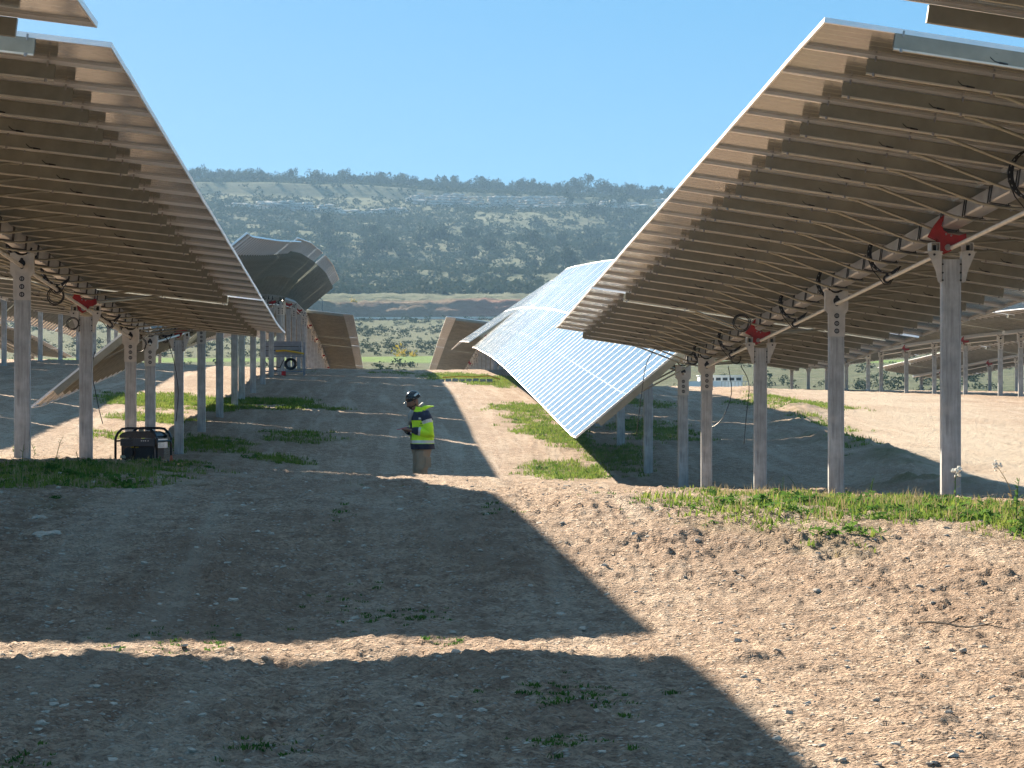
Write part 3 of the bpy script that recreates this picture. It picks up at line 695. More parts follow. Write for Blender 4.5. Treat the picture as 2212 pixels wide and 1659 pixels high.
def leafball(nl, size, flat=0.8, seed=0, hollow=0.45, lobes=5):
    """clump of small leaf faces spread through an uneven volume"""
    r_ = np.random.RandomState(seed); lc = r_.randn(lobes, 3) * 0.45; lc[:, 2] = np.abs(lc[:, 2]) * flat; lr = 0.35 + 0.3 * r_.rand(lobes)
    V, F = [], []
    for i in range(nl):
        k = r_.randint(lobes); d_ = r_.randn(3); d_ /= np.linalg.norm(d_); p = lc[k] + d_ * lr[k] * (hollow + (1 - hollow) * r_.rand() ** .5)
        if p[2] < -0.05: p[2] = -0.05 + 0.3 * r_.rand()
        a = r_.randn(3); a /= np.linalg.norm(a); b_ = np.cross(a, d_ + 0.4 * r_.randn(3)); b_ /= np.linalg.norm(b_) + 1e-6
        s_ = size * (0.6 + 0.8 * r_.rand()); n_ = len(V); V += [p - a * s_, p + b_ * s_ * .8, p + a * s_ * .9]; F.append((n_, n_ + 1, n_ + 2))
    return np.array(V), np.array(F)
def lumpy(sub, seed, amp=0.3, flat=1.0):
    v, f = ico(sub); r_ = np.random.RandomState(seed); o = r_.rand(3) * 50
    n_ = fbm(v[:, 0] * 1.8 + o[0], v[:, 1] * 1.8 + v[:, 2] * 1.3 + o[1], 2); v = v * (1 + amp * 2 * n_)[:, None]; v[:, 2] *= flat; return v, f
def pos(X, D, dz=0.0): return np.stack([X, D, ground_e(X, D) + EYE + dz], 1)
# scrub on the far slopes: nobody could count it
def rand_far(n, d0, d1, dens, lo=-0.16, hi=0.25):
    D = np.sqrt(nrs.rand(n) * (d1 ** 2 - d0 ** 2) + d0 ** 2); X = (lo + nrs.rand(n) * (hi - lo)) * D
    return X, D, dens(X, D) > nrs.rand(n)
def clear(X, D): return ~(((D > 780) & (D < 842)) | ((D > 392) & (D < 430)) | ((D > 452) & (D < 500) & (X > 35)))
X, D, k = rand_far(46000, 850, 1760, lambda x, d: np.clip(0.74 + 1.3 * fbm(x * .016, d * .009, 4) + 1.0 * (d > 1585), 0.3, 1.0))
k &= clear(X, D) & ~((D > 1548) & (D < 1572) & (nrs.rand(len(D)) < 0.6)); X, D = X[k], D[k]; S = (0.55 + 1.9 * nrs.rand(len(X)) ** 3.0) * (1 + 0.9 * np.clip(fbm(X * .01 + 3, D * .006, 3), 0, 1))
V, Fq = scatter([leafball(26, 0.36, 0.75, 300 + i, 0.5, 4) for i in range(8)], pos(X, D, 0.05), np.stack([S * 1.25, S * 1.25, S * 1.1], 1))
o = link('hillside_scrub', np_mesh('hillside_scrub', V, Fq, [M_bush], False)); thing(o, 'grey-green scrub and bushes covering the hazy hillside', 'scrub'); o['kind'] = 'stuff'
X, D, k = rand_far(5200, 250, 785, lambda x, d: np.clip(0.55 + 0.9 * fbm(x * .03, d * .02, 3), 0.1, 1), -0.16, 0.26)
k &= clear(X, D); X, D = X[k], D[k]; S = 0.35 + 0.85 * nrs.rand(len(X)) ** 1.6
V, Fq = scatter([leafball(64, 0.20, 0.7, i) for i in range(5)], pos(X, D, 0.05), np.stack([S * 1.2, S * 1.2, S], 1))
o = link('valley_scrub', np_mesh('valley_scrub', V, Fq, [M_bush], False)); thing(o, 'low round bushes dotting the valley below the road', 'scrub'); o['kind'] = 'stuff'
# pines one can tell apart
pine_me = []
for i in range(6):
    V, Fq = leafball(420, 0.15, 0.9, 50 + i, 0.3, 7); V = V.copy(); V[:, 2] = V[:, 2] * 0.95 + 0.62; V[:, :2] *= 0.72
    pine_me.append(np_mesh('crown', V, Fq, [M_pine], False))
b = MB(); b.tube([(0, 0, -0.15), (0.01, 0, 0.3), (0.03, 0.01, 0.8)], [0.035, 0.028, 0.015], 5); ME_trunk = b.mesh('trunk', [M_bark])
def tree(x, d, h, label, grp):
    o = empty('pine_tree', (x, d, gz(x, d)), label, 'pine tree', grp); o.scale = (h * rnd.uniform(.85, 1.2), h, h); o.rotation_euler.z = rnd.uniform(0, 6.28)
    link('crown', rnd.choice(pine_me), o); link('trunk', ME_trunk, o)
for i in range(230):
    x = -125 + 300 * (i + rnd.uniform(-0.5, 0.5)) / 230; d = rnd.uniform(1690, 1750)
    tree(x, d, rnd.uniform(3.0, 5.0) * (1.12 if rnd.random() < .2 else 1), 'dark pine standing in the line of trees along the top of the hill', 'pines along the ridge')
cl = [(rnd.uniform(-100, 190), rnd.uniform(900, 1540)) for _ in range(26)] + [(60, 1150), (90, 1180), (30, 1210), (80, 1100), (120, 1250), (50, 1060), (10, 1120), (110, 1090)]
for i in range(105):
    cx, cd = rnd.choice(cl); x = cx + rnd.gauss(0, 14); d = min(1550, max(880, cd + rnd.gauss(0, 30)))
    if abs(x / d) > 0.17: x *= 0.5
    tree(x, d, rnd.uniform(3.2, 5.4), 'dark green pine growing among the scrub on the slope', 'pines scattered on the slope')
# outcrops of bedded rock under the ridge
def outcrop(x, d, w_, h, seed):
    r_ = np.random.RandomState(seed); z0 = gz(x, d); P_, S_ = [], []; zz = -0.6
    while zz < h:
        xx = -w_ / 2 * (1 - .35 * zz / h) + r_.uniform(-1, 1)
        while xx < w_ / 2 * (1 - .25 * zz / h):
            L = r_.uniform(0.8, 2.6); t_ = r_.uniform(.45, .95)
            if r_.rand() < 0.86: P_.append((xx + L * .7, zz * 0.55 + r_.uniform(-.6, .6), zz + r_.uniform(-.15, .15))); S_.append((L, 1.6, t_))
            xx += L * 1.45
        zz += r_.uniform(0.95, 1.35)
    V_, F_ = scatter([lumpy(0, 700 + j, 0.35, 1.0) for j in range(8)], np.array(P_), np.array(S_), rot=r_.uniform(-.2, .2, len(P_)))
    o = link('rock_outcrop', np_mesh('rock_outcrop', V_, F_, [M_rock], False), None, None, (x, d, z0))
    thing(o, 'band of bare bedded rock breaking out below the ridge', 'rock outcrop', 'rock outcrops on the hill'); return o
for i in range(46):
    t_ = i / 45; x = -66 + 200 * t_ + rnd.uniform(-3, 3)
    if t_ < 0.36: d, h = 1488 + rnd.uniform(-10, 10), rnd.uniform(1.5, 4)
    else: d, h = 1543 + rnd.uniform(-9, 9) + 10 * (t_ > .7), rnd.uniform(2.0, 6.5)
    if 0.2 < t_ < 0.36 and i % 3 == 0: continue
    outcrop(x, d, rnd.uniform(7, 15), h, i)
# stones
X, D = [], []
ds_ = 7 + 60 * nrs.rand(9000) ** 1.35; X = (-0.15 + 0.33 * nrs.rand(9000)) * ds_; S = 0.0035 + 0.014 * nrs.rand(9000) ** 5
V, Fq = scatter([lumpy(0, 70 + i, 0.5, 0.7) for i in range(8)], pos(X, ds_, 0.0), np.stack([S * 1.3, S, S], 1))
o = link('gravel', np_mesh('gravel', V, Fq, [M_stone], False)); thing(o, 'small stones and gravel strewn over the bare soil', 'gravel'); o['kind'] = 'stuff'
st_me = []
for i in range(4):
    v, f = lumpy(2, 90 + i, 0.35, 0.5); st_me.append(np_mesh('stone', v, f, [M_stone], False))
STN = [(1210, 1323, .06, 'flat pale stone in the shade left of the shadow edge'), (936, 1236, .035, 'small white stone in the middle of the shaded ground'), (975, 1243, .05, 'elongated pale stone beside the small white one'),
       (1265, 1052, .11, 'low pale rock at the brink left of the right grass strip'), (1225, 1050, .08, 'smaller rock left of the low pale rock at the brink'), (1390, 1052, .09, 'pale rock at the brink in front of the thin posts'),
       (98, 1158, .12, 'pinkish boulder at the left edge below the grass'), (82, 1112, .09, 'reddish stone above the pinkish boulder at the left edge'), (345, 1285, .05, 'pale stone left of centre above the bright stripe'), (523, 1283, .04, 'pale stone nearest the generator side above the stripe'), (505, 1307, .045, 'pale stone just above the bright stripe'),
       (645, 1047, .08, 'round brown stone on the far bright stripe'), (1900, 1365, .035, 'stone on the sunlit ground right of the twig'), (905, 1615, .035, 'reddish stone near the bottom edge of the picture'), (1500, 1565, .03, 'small stone on the sunlit ground near the shadow corner')]
for px, py, s_, lb in STN:
    X, D = at(px, py); o = link('stone', rnd.choice(st_me), None, None, (X, D, gz(X, D) - s_ * .05)); s_ *= 0.55; o.scale = (s_ * 1.2, s_, s_ * .9); o.rotation_euler.z = rnd.uniform(0, 6); thing(o, lb, 'stone', 'larger stones on the ground')
# grass
def blades(n, h, spread, seed, bend=0.5, wd=0.0045):
    r_ = np.random.RandomState(seed); V, F = [], []
    for i in range(n):
        a = r_.rand() * 6.28; rr = spread * r_.rand() ** .7; p = np.array([rr * math.cos(a), rr * math.sin(a), -0.01]); hh = h * (0.5 + 0.7 * r_.rand())
        a2 = r_.rand() * 6.28; dr = np.array([math.cos(a2), math.sin(a2), 0]); sd = np.array([-dr[1], dr[0], 0]) * wd * (0.7 + .6 * r_.rand()); bn = bend * hh * r_.rand()
        n_ = len(V); V += [p - sd, p + sd, p + dr * bn * .35 + np.array([0, 0, hh * .6]) + sd * .8, p + dr * bn * .35 + np.array([0, 0, hh * .6]) - sd * .8, p + dr * bn + np.array([0, 0, hh]), p + dr * bn + np.array([0, 0, hh])]
        F += [(n_, n_ + 1, n_ + 2), (n_, n_ + 2, n_ + 3), (n_ + 3, n_ + 2, n_ + 4)]
    return np.array(V), np.array(F)
def grass_pts(n):
    X, D = [], []
    ws = np.array([p[2] * p[3] * p[4] * (1.0 if p[1] < 45 else 1.0) for p in patches]); ws /= ws.sum()
    k = nrs.choice(len(patches), n, p=ws)
    P_ = np.array(patches)[k]; x = P_[:, 0] + P_[:, 2] * nrs.randn(n) * .8; d = P_[:, 1] + P_[:, 3] * nrs.randn(n) * .8
    m = grass_mask(x, d) > 0.35 * nrs.rand(n) + 0.12; return x[m], d[m]
X, D = grass_pts(24000); near = D < 45
S = np.where(near, 0.5 + 0.9 * nrs.rand(len(X)), 1.1 + 1.3 * nrs.rand(len(X)))
V, Fq = scatter([blades(12, 0.045, 0.060, i, 0.9, 0.0038) for i in range(6)], pos(X, D), np.stack([S * 1.2, S * 1.2, S], 1))
o = link('grass', np_mesh('grass', V, Fq, [M_grass], False)); thing(o, 'short green grass growing in patches along the posts', 'grass'); o['kind'] = 'stuff'
X, D = grass_pts(3200); S = 0.03 + 0.05 * nrs.rand(len(X)) ** 2
V, Fq = scatter([leafball(34, 0.30, 0.6, 500 + i, 0.5, 4) for i in range(6)], pos(X, D, 0.0), np.stack([S * 1.5, S * 1.5, S], 1))
o = link('leafy_weeds', np_mesh('leafy_weeds', V, Fq, [M_weed], False)); thing(o, 'small leafy weeds mixed into the grass', 'weeds'); o['kind'] = 'stuff'
X, D = grass_pts(6000)
V, Fq = scatter([blades(5, 0.085, 0.05, 20 + i, .9, .0025) for i in range(4)], pos(X, D), np.stack([1 + 0 * X, 1 + 0 * X, 0.7 + .6 * nrs.rand(len(X))], 1))
o = link('dry_grass', np_mesh('dry_grass', V, Fq, [M_dry], False)); thing(o, 'dry straw-coloured stalks among the green grass', 'dry grass'); o['kind'] = 'stuff'
# low ground-cover tufts scattered over the bare soil
X, D = [], []
for px, py, n_, sp in [(1200, 1610, 40, .06), (1215, 1500, 60, .13), (560, 1610, 30, .08), (380, 1390, 50, .15), (780, 1325, 40, .16), (880, 1335, 30, .1), (950, 1385, 14, .05), (1230, 1497, 30, .1), (1420, 1088, 60, .3), (15, 1650, 25, .08), (735, 1130, 10, .06), (850, 1055, 40, .3), (1060, 1115, 16, .12), (1300, 1500, 10, .06)]:
    x, d = at(px, py)
    for _ in range(n_): X.append(x + rnd.gauss(0, sp)); D.append(d + rnd.gauss(0, sp * 2.5))
X, D = np.array(X), np.array(D); S = 0.2 + 0.35 * nrs.rand(len(X))
V, Fq = scatter([blades(16, 0.035, 0.06, 40 + i, 1.5, .006) for i in range(4)], pos(X, D), np.stack([S, S, S], 1))
o = link('ground_cover', np_mesh('ground_cover', V, Fq, [M_weed], False)); thing(o, 'tiny dark green weeds creeping over the shaded soil', 'weeds'); o['kind'] = 'stuff'
# weeds with stems and leaves
def weed(px, py, h, lean, lb, leaves=9, flower=False, dry=False, dmin=8):
    X, D = at(px, py, dmin=dmin); r_ = random.Random(px * 7 + py)
    root = empty('weed', (X, D, gz(X, D) - 0.01), lb, 'weed'); b = MB(); pts = [Vector((lean * t_ * t_ * h + 0.02 * h * math.sin(5 * t_), 0.02 * math.sin(3 * t_), h * t_)) for t_ in (0, .25, .5, .75, 1)]
    b.tube(pts, [.005, .0045, .004, .003, .002], 5)
    link('stem', b.mesh('stem', [M_dry if dry else M_weed]), root)
    b = MB()
    for i in range(leaves):
        t_ = 0.12 + 0.85 * i / leaves; k = min(3, int(t_ * 4)); p = pts[k].lerp(pts[k + 1], t_ * 4 - k); a = r_.uniform(0, 6.28); L = h * r_.uniform(.16, .30) * (1.15 - .6 * t_)
        dr = Vector((math.cos(a), math.sin(a), r_.uniform(.1, .8))).normalized(); sd = dr.cross(Vector((0, 0, 1))).normalized()
        for q_ in range(3):
            c_ = p + dr * L * (0.25 + .3 * q_); ww = L * (.22 - .04 * q_)
            b.quad(tuple(c_ - dr * L * .12), tuple(c_ + sd * ww + dr * L * .05), tuple(c_ + dr * L * .22), tuple(c_ - sd * ww + dr * L * .05))
    link('leaves', b.mesh('leaves', [M_dry if dry else M_weed]), root)
    if flower:
        b = MB()
        for i in range(16):
            c_ = pts[-1] + Vector((r_.gauss(0, .022), r_.gauss(0, .022), r_.gauss(0, .018))); b.box(-.009, .009, -.009, .009, -.006, .006, M=Matrix.Translation(c_) @ Matrix.Rotation(r_.uniform(0, 3), 4, 'X'))
        link('blossom', b.mesh('blossom', [M_flower]), root)
weed(30, 985, .62, .2, 'tall feathery weed in front of the leftmost post', 16)
weed(75, 990, .35, -.2, 'shorter dark weed right of the leftmost post', 14)
weed(120, 1000, .28, .3, 'slender weed between the two nearest left posts', 12)
weed(45, 1035, .28, .1, 'sunlit bright green weed at the left edge', 14)
weed(172, 1030, .22, -.1, 'bushy weed in front of the second left post', 12)
weed(250, 1045, .20, .2, 'thin sprig below the generator on the left', 8, dry=True)
weed(1655, 1060, .27, .5, 'dry bent stalk between the two middle right posts', 7, dry=True)
weed(1690, 1068, .24, .1, 'upright weed with broad leaves right of the dry stalk', 12)
weed(1720, 1066, .22, -.5, 'fan of long thin blades beside the broad-leaved weed', 9)
weed(1880, 1080, .17, .2, 'low leafy weed midway between the two nearest right posts', 10)
weed(2052, 1072, .33, -.15, 'white-flowered stem in front of the nearest right post', 5, flower=True)
weed(2062, 1085, .22, .1, 'second white-flowered stem low on the nearest right post', 5, flower=True)
weed(2185, 1085, .30, -.4, 'white-flowered dry stalk at the right edge', 5, flower=True, dry=True)
weed(2195, 1125, .25, .1, 'broad leafy plant at the right edge of the grass', 16)
b = MB(); X, D = at(1985, 1360); r_ = random.Random(4); p = Vector((0, 0, 0.02)); pts = [p.copy()]
for i in range(9): p = p + Vector((0.036, -0.055, 0.006 * math.cos(i * 1.3))); pts.append(p.copy() + Vector((0, 0, .012 * r_.random())))
b.tube(pts, [.006 - .0004 * i for i in range(10)], 5); b.tube([pts[3], pts[3] + Vector((.07, .02, .03))], .003, 4); b.tube([pts[6], pts[6] + Vector((.05, -.09, .02))], .003, 4)
thing(link('twig', b.mesh('twig', [M_bark]), None, None, (X, D, gz(X, D))), 'crooked dark twig lying on the sunlit ground at the right', 'twig')

# ---------------------------------------------------------------- loose cables under the tables
def cable(pts, r, lb, name='cable'):
    p0 = Vector(pts[0]); b = MB(); P_ = [Vector(p) for p in pts]; Q = []
    for i in range(len(P_) - 1):
        a, b1, c1, d1 = P_[max(0, i - 1)], P_[i], P_[i + 1], P_[min(len(P_) - 1, i + 2)]
        for t_ in (0, .25, .5, .75): Q.append(0.5 * ((2 * b1) + (-a + c1) * t_ + (2 * a - 5 * b1 + 4 * c1 - d1) * t_ * t_ + (-a + 3 * b1 - 3 * c1 + d1) * t_ ** 3) - p0)
    Q.append(P_[-1] - p0); b.tube(Q, r, 6); return thing(link(name, b.mesh(name, [M_black], True), None, None, p0), lb, 'cable')
def pt(px, py, d):
    a = math.tan(math.atan((px - 1106) / F) + YAW); return (a * d, d, EYE - (py - 829.5) / F * d)
cable([pt(1415, 752, 57), pt(1395, 790, 57), pt(1385, 860, 57.2), pt(1375, 940, 57.4), pt(1390, 900, 57.5)][:4], .007, 'thin black cable hanging left of the first group of thin right posts')
cable([pt(1573, 790, 56.5), pt(1580, 850, 56.5), pt(1560, 905, 56.8), pt(1535, 925, 57)], .007, 'black cable hanging in a curve between two right posts')
cable([pt(1600, 790, 56), pt(1618, 830, 56), pt(1612, 900, 56), pt(1607, 960, 56)], .007, 'long black cable hanging straight beside the right post')
cable([pt(205, 760, 50), pt(197, 800, 50), pt(205, 840, 50), pt(213, 880, 50), pt(222, 915, 50)], .007, 'thin black cable dangling left of the third left post')
cable([pt(365, 745, 56), pt(378, 790, 56), pt(385, 850, 56), pt(380, 910, 56)], .007, 'thin black cable hanging in front of the fifth left post')
def coil(c, r, n, lb, tilt=0.3, rr=.006):
    b = MB(); pts = []; r_ = random.Random(int(c[0] * 100))
    for i in range(n * 14 + 1):
        a = i / 14 * 2 * math.pi; k = r * (1 + .12 * math.sin(a * .37 + 1)); pts.append((k * math.cos(a), .03 * math.sin(a * .21) + tilt * k * math.sin(a) * .3, k * math.sin(a)))
    b.tube(pts, rr, 6); return thing(link('cable_coil', b.mesh('cable_coil', [M_black], True), None, None, c), lb, 'cable coil')
coil(pt(1602, 697, 46.2), .11, 3, 'ring of black cable hung left of the red bracket on the right row')
coil(pt(1590, 785 - 10, 55), .08, 2, 'small loop of cable under the tube behind the right bracket')
coil(pt(1496, 776, 57), .09, 3, 'tangle of black cable at the top of the thinnest right posts')
coil(pt(120, 640, 42.7), .10, 3, 'tangle of black cable hanging from the left drive arc')
coil(pt(157, 700, 46.6), .08, 2, 'small cable loop left of the second left post')
coil(pt(300, 745, 57), .12, 2, 'loops of cable between the close pair of left posts')

# ---------------------------------------------------------------- generator
M_gen = plain('glossy_black_paint', (0.012, 0.013, 0.015), 0.22, 0.1); M_gpan = plain('blue_black_panel', (0.018, 0.030, 0.040), 0.3); M_beige = plain('beige_label', (0.50, 0.43, 0.30), 0.5)
M_steel = metal('bright_steel', (0.45, 0.45, 0.45), (0.7, 0.7, 0.7), 0.3, 0.9); M_yel = plain('yellow_plastic', (0.65, 0.42, 0.02), 0.5); M_orange = plain('orange_cap', (0.55, 0.09, 0.02), 0.5)
X, D = (312 - 840) / F * 45.0, 45.0
gen = empty('generator', (X, D, gz(X, D) - 0.0), 'black portable generator in a tubular frame standing on the grass by the left posts', 'generator'); gen.rotation_euler.z = R(-24)
hw, hd, hh = .31, .20, .47
for s in (-1, 1):
    b = MB(); y = s * hd; b.tube([(-hw, y, .03), (-hw, y, .33), (-hw + .03, y, .40), (-hw + .10, y, hh - .01), (-hw + .18, y, hh), (hw - .18, y, hh), (hw - .10, y, hh - .01), (hw - .03, y, .40), (hw, y, .33), (hw, y, .03), (-hw, y, .03)], .017, 10)
    link('frame_hoop', b.mesh('frame_hoop', [M_gen], True), gen)
b = MB()
for x, z_ in ((-hw, .04), (hw, .04), (-hw, .30), (hw, .30)): b.tube([(x, -hd, z_), (x, hd, z_)], .012, 8)
b.box(-hw, hw, -.06, -.03, .03, .05); b.box(-hw, hw, .05, .08, .03, .05); link('cross_bar', b.mesh('cross_bars', [M_gen]), gen)['kind'] = 'stuff'
b = MB(); b.prism([(-.26, .34), (.26, .34), (.27, .37), (.22, .415), (.16, .43), (-.14, .43), (-.22, .41), (-.27, .37)][::1], -.17, .17); link('fuel_tank', b.mesh('fuel_tank', [M_gen]), gen)
b = MB(); b.tube([(-.02, -.02, .425), (-.02, -.02, .452)], .035, 14); link('fuel_cap', b.mesh('fuel_cap', [M_beige]), gen)
b = MB(); b.box(-.24, .26, -.195, -.15, .235, .335); 
for k in range(4): b.box(-.23, -.05, -.20, -.195, .246 + k * .020, .254 + k * .020, 1)
link('control_panel', b.mesh('control_panel', [M_gpan, M_black]), gen)
for x in (.08, .11, .14, .18):
    b = MB(); b.tube([(x, -.205, .305), (x, -.193, .305)], .008, 8); link('socket', b.mesh('socket', [M_steel]), gen)
b = MB(); b.tube([(-.13, -.15, .15), (-.13, .05, .15)], .095, 18); b.tube([(-.13, -.172, .15), (-.13, -.15, .15)], .07, 14, 1); link('recoil_starter', b.mesh('recoil_starter', [M_gen, M_dark]), gen)
b = MB(); b.box(-.05, .24, -.14, .14, .06, .235)
for k in range(7): b.box(.0, .22, -.147, -.14, .075 + .021 * k, .085 + .021 * k, 1)
link('alternator', b.mesh('alternator', [M_dark, M_black]), gen)
b = MB(); b.box(-.265, -.055, -.12, .15, .055, .232); b.box(.06, .265, -.135, .16, .236, .334); b.box(-.27, -.12, -.10, .16, .236, .334); link('body_panel', b.mesh('body_panel', [M_gen]), gen)['kind'] = 'stuff'
b = MB(); b.box(-.10, .06, -.08, .12, .16, .33, 0)
for k in range(6): b.box(-.11, .07, -.09, .13, .17 + .024 * k, .176 + .024 * k, 1)
link('engine', b.mesh('engine', [M_dark, M_steel]), gen)
b = MB(); b.box(.272, .292, -.13, .14, .21, .33)
for k in range(4): b.box(.292, .298, -.11, .03, .22 + .027 * k, .233 + .027 * k, 1)
link('exhaust_guard', b.mesh('exhaust_guard', [M_steel, M_head]), gen)
b = MB(); b.box(-.26, -.18, -.16, -.14, .07, .11); link('label_plate', b.mesh('label_plate', [M_beige]), gen)
for x, z_ in ((-.08, .215), (-.01, .215)):
    b = MB(); b.tube([(x - .02, -.155, z_), (x + .02, -.155, z_ + .006)], .008, 6); link('lever', b.mesh('lever', [M_yel]), gen)
cone = MB(); x, d = (372 - 840) / F * 44.2, 44.2; cone.tube([(0, 0, 0), (.0, 0, .10)], [.035, .012], 10); cone.box(-.045, .045, -.045, .045, 0, .01, 1)
thing(link('marker', cone.mesh('marker', [M_orange, M_dark]), None, None, (x, d, gz(x, d))), 'small orange marker on the ground right of the generator', 'marker')

# ---------------------------------------------------------------- cable skid at the crest
M_cab = metal('grey_blue_steel', (0.20, 0.22, 0.25), (0.30, 0.33, 0.37), .5, .2); M_redp = plain('red_plastic', (0.5, 0.02, 0.02), .5); M_white = plain('white_paint', (0.75, 0.75, 0.73), .6)
cx, cd = (612 - 840) / F * 126, 126.0
ck = empty('equipment_skid', (cx, cd, gz(cx, cd)), 'grey steel equipment skid with coiled cable standing at the crest behind the left posts', 'equipment skid')
for x in (-.80, .80):
    for y in (-.4, .4):
        b = MB(); b.box(x - .03, x + .03, y - .03, y + .03, 0, 1.25); link('leg', b.mesh('leg', [M_cab]), ck)
b = MB(); b.box(-.72, .70, -.35, .35, .78, 1.28); b.box(-.72, .70, -.36, -.35, .93, .95, 1); b.box(-.72, .70, -.36, -.35, 1.08, 1.10, 1); b.box(.60, .66, -.39, -.35, .80, 1.27); link('cabinet', b.mesh('cabinet', [M_cab, M_dark]), ck)
b = MB(); b.box(-.80, .80, -.43, .43, .70, .76); b.box(-.80, .80, -.43, .43, .14, .18); link('shelf', b.mesh('shelf', [M_cab]), ck)['kind'] = 'stuff'
b = MB()
for k in range(4):
    rr = .15 + .025 * k; b.tube([(.30 + rr * math.cos(a * .39), -.36 - .02 * k, .44 + rr * .95 * math.sin(a * .39)) for a in range(17)], .018, 6)
link('hanging_coil', b.mesh('hanging_coil', [M_black]), ck)['kind'] = 'stuff'
b = MB(); b.tube([(-.55, -.3, .66), (-.35, -.38, .35), (-.1, -.36, .3), (.05, -.3, .60)], .02, 6); b.tube([(-.7, -.3, .6), (-.45, -.38, .25), (-.2, -.36, .2)], .018, 6); link('cable_loop', b.mesh('cable_loops', [M_black]), ck)['kind'] = 'stuff'
b = MB(); b.tube([(-.25, -.46, .92), (.1, -.48, .94), (.5, -.47, .88), (.80, -.45, .82)], [(.02, .04)] * 4, 6); link('strap', b.mesh('yellow_strap', [M_yel]), ck)['label'] = 'yellow strap across the cabinet'
b = MB(); b.box(-.08, .08, -.5, -.3, 0.0, .16); thing(link('crate', b.mesh('crate', [M_redp]), None, None, (cx + .05, cd - .25, gz(cx, cd - .25))), 'small red box on the ground under the grey equipment skid', 'box')
# hose / yellow-banded sleepers at the right crest
b = MB()
for k in range(7): b.box(-1.1 + k * .32, -.84 + k * .32, -.12, .12, 0, .13 + .01 * (k % 2), 0)
X, D = at(1006, 826, dmin=60); hz = empty('kerb_blocks', (X, D, gz(X, D) - .02), 'short row of brown blocks lying on the soil before the right crest', 'blocks')
for k in range(8):
    b = MB(); b.box(-.10, .10, -.10, .10, 0, .12 + .012 * (k % 3)); link('block', b.mesh('block', [M_rock]), hz, None, (-.85 + k * .24, 0, 0))
b = MB(); b.tube([(-.8, 0, .16), (-.2, .02, .2), (.3, -.02, .18), (.8, 0, .22), (1.2, 0, .10)], .03, 6); thing(link('hose', b.mesh('hose', [M_yel], True), None, None, (X, D, gz(X, D))), 'yellow hose lying over the row of brown blocks', 'hose')

# ---------------------------------------------------------------- valley: road rail, site cabins, lamp
b = MB(); rd = 784.5
for i in range(120):
    x = -130 + i * 3.0; z0 = gz(x, rd); z1 = gz(x + 3, rd); n_ = len(b.v)
    b.v += [(x, rd, z0 + .35), (x + 3, rd, z1 + .35), (x + 3, rd, z1 + .80), (x, rd, z0 + .80), (x, rd + .08, z0 + .35), (x + 3, rd + .08, z1 + .35), (x + 3, rd + .08, z1 + .80), (x, rd + .08, z0 + .80)]
    b.f += [(n_, n_ + 1, n_ + 2, n_ + 3), (n_ + 7, n_ + 6, n_ + 5, n_ + 4), (n_ + 3, n_ + 2, n_ + 6, n_ + 7)]; b.m += [0] * 3
    b.box(x - .06, x + .06, rd + .08, rd + .2, z0 - .3, z0 + .75, 0)
o = link('crash_barrier', b.mesh('crash_barrier', [M_head])); thing(o, 'pale steel crash barrier along the road across the valley', 'crash barrier')
cx, cd = (1561 - 840) / F * 306, 306.0; gz0 = gz(cx, cd)
cb = empty('site_cabin', (cx, cd, gz0), 'white site cabin with a strip of windows low in the valley behind the right posts', 'site cabin')
top = EYE + (830 - 811) / F * 306
b = MB(); b.box(-2.0, 1.9, 0, 2.4, -.3, top - gz0 - .08); link('wall', b.mesh('wall', [M_white]), cb)
b = MB(); b.box(-2.1, 2.0, -.1, 2.5, top - gz0 - .08, top - gz0); link('roof', b.mesh('roof', [M_white]), cb)
for k in range(6):
    b = MB(); b.box(-.22, .22, -.03, .0, 0, .26); link('window', b.mesh('window', [M_dark]), cb, None, (-1.55 + k * .62, -0.0, top - gz0 - .48))
b = MB(); cx2 = (1548 - 840) / F * 301; b.box(-2.7, 1.1, 0, 1.5, -.4, EYE + (830 - 824) / F * 301 - gz0)
thing(link('white_wall', b.mesh('white_wall', [M_white]), None, None, (cx2, 301, gz0)), 'low white wall left in front of the site cabin', 'wall')
rl = empty('railing', ((1590 - 840) / F * 300, 300, gz0), 'thin pale railing in front of the site cabin', 'railing'); h_ = EYE + (830 - 825) / F * 300 - gz0
for k in range(9):
    b = MB(); b.box(-.03, .03, -.03, .03, -.4, h_); link('baluster', b.mesh('baluster', [M_head]), rl, None, (-1.2 + k * .3, 0, 0))
b = MB(); b.box(-1.25, 1.25, -.03, .03, h_, h_ + .05); link('handrail', b.mesh('handrail', [M_head]), rl)
lx, ld = (697 - 840) / F * 760, 760.0; b = MB(); h_ = 4.6
b.tube([(0, 0, -.3), (0, 0, h_), (-.3, 0, h_ + .5), (-1.0, 0, h_ + .6), (-1.6, 0, h_ + .3)], .10, 6); b.box(-2.0, -1.4, -.1, .1, h_ + .2, h_ + .35)
thing(link('street_lamp', b.mesh('street_lamp', [M_dark]), None, None, (lx, ld, gz(lx, ld))), 'dark curved street lamp by the road above the far left tables', 'street lamp')
# green ground at the foot: none; three broom bushes in yellow bloom
M_bloom = leafm('yellow_bloom', (0.40, 0.30, 0.04), (0.55, 0.42, 0.07), 2, .2)
for px, py, d in ((766, 665, 818), (1015, 800, 400), (870, 795, 420), (1035, 788, 470)):
    v, f = leafball(60, .25, .8, px); x = (px - 840) / F * d; o = link('flowering_bush', np_mesh('flowering_bush', v * 1.3, f, [M_bloom], False), None, None, (x, d, gz(x, d)))
    thing(o, {766: 'yellow-leaved bush on the red cutting by the road', 1015: 'small yellow bush low in the valley at centre right', 870: 'small yellow bush low in the valley at centre left', 1035: 'yellow bush beside the flat right table in the valley'}[px], 'bush')

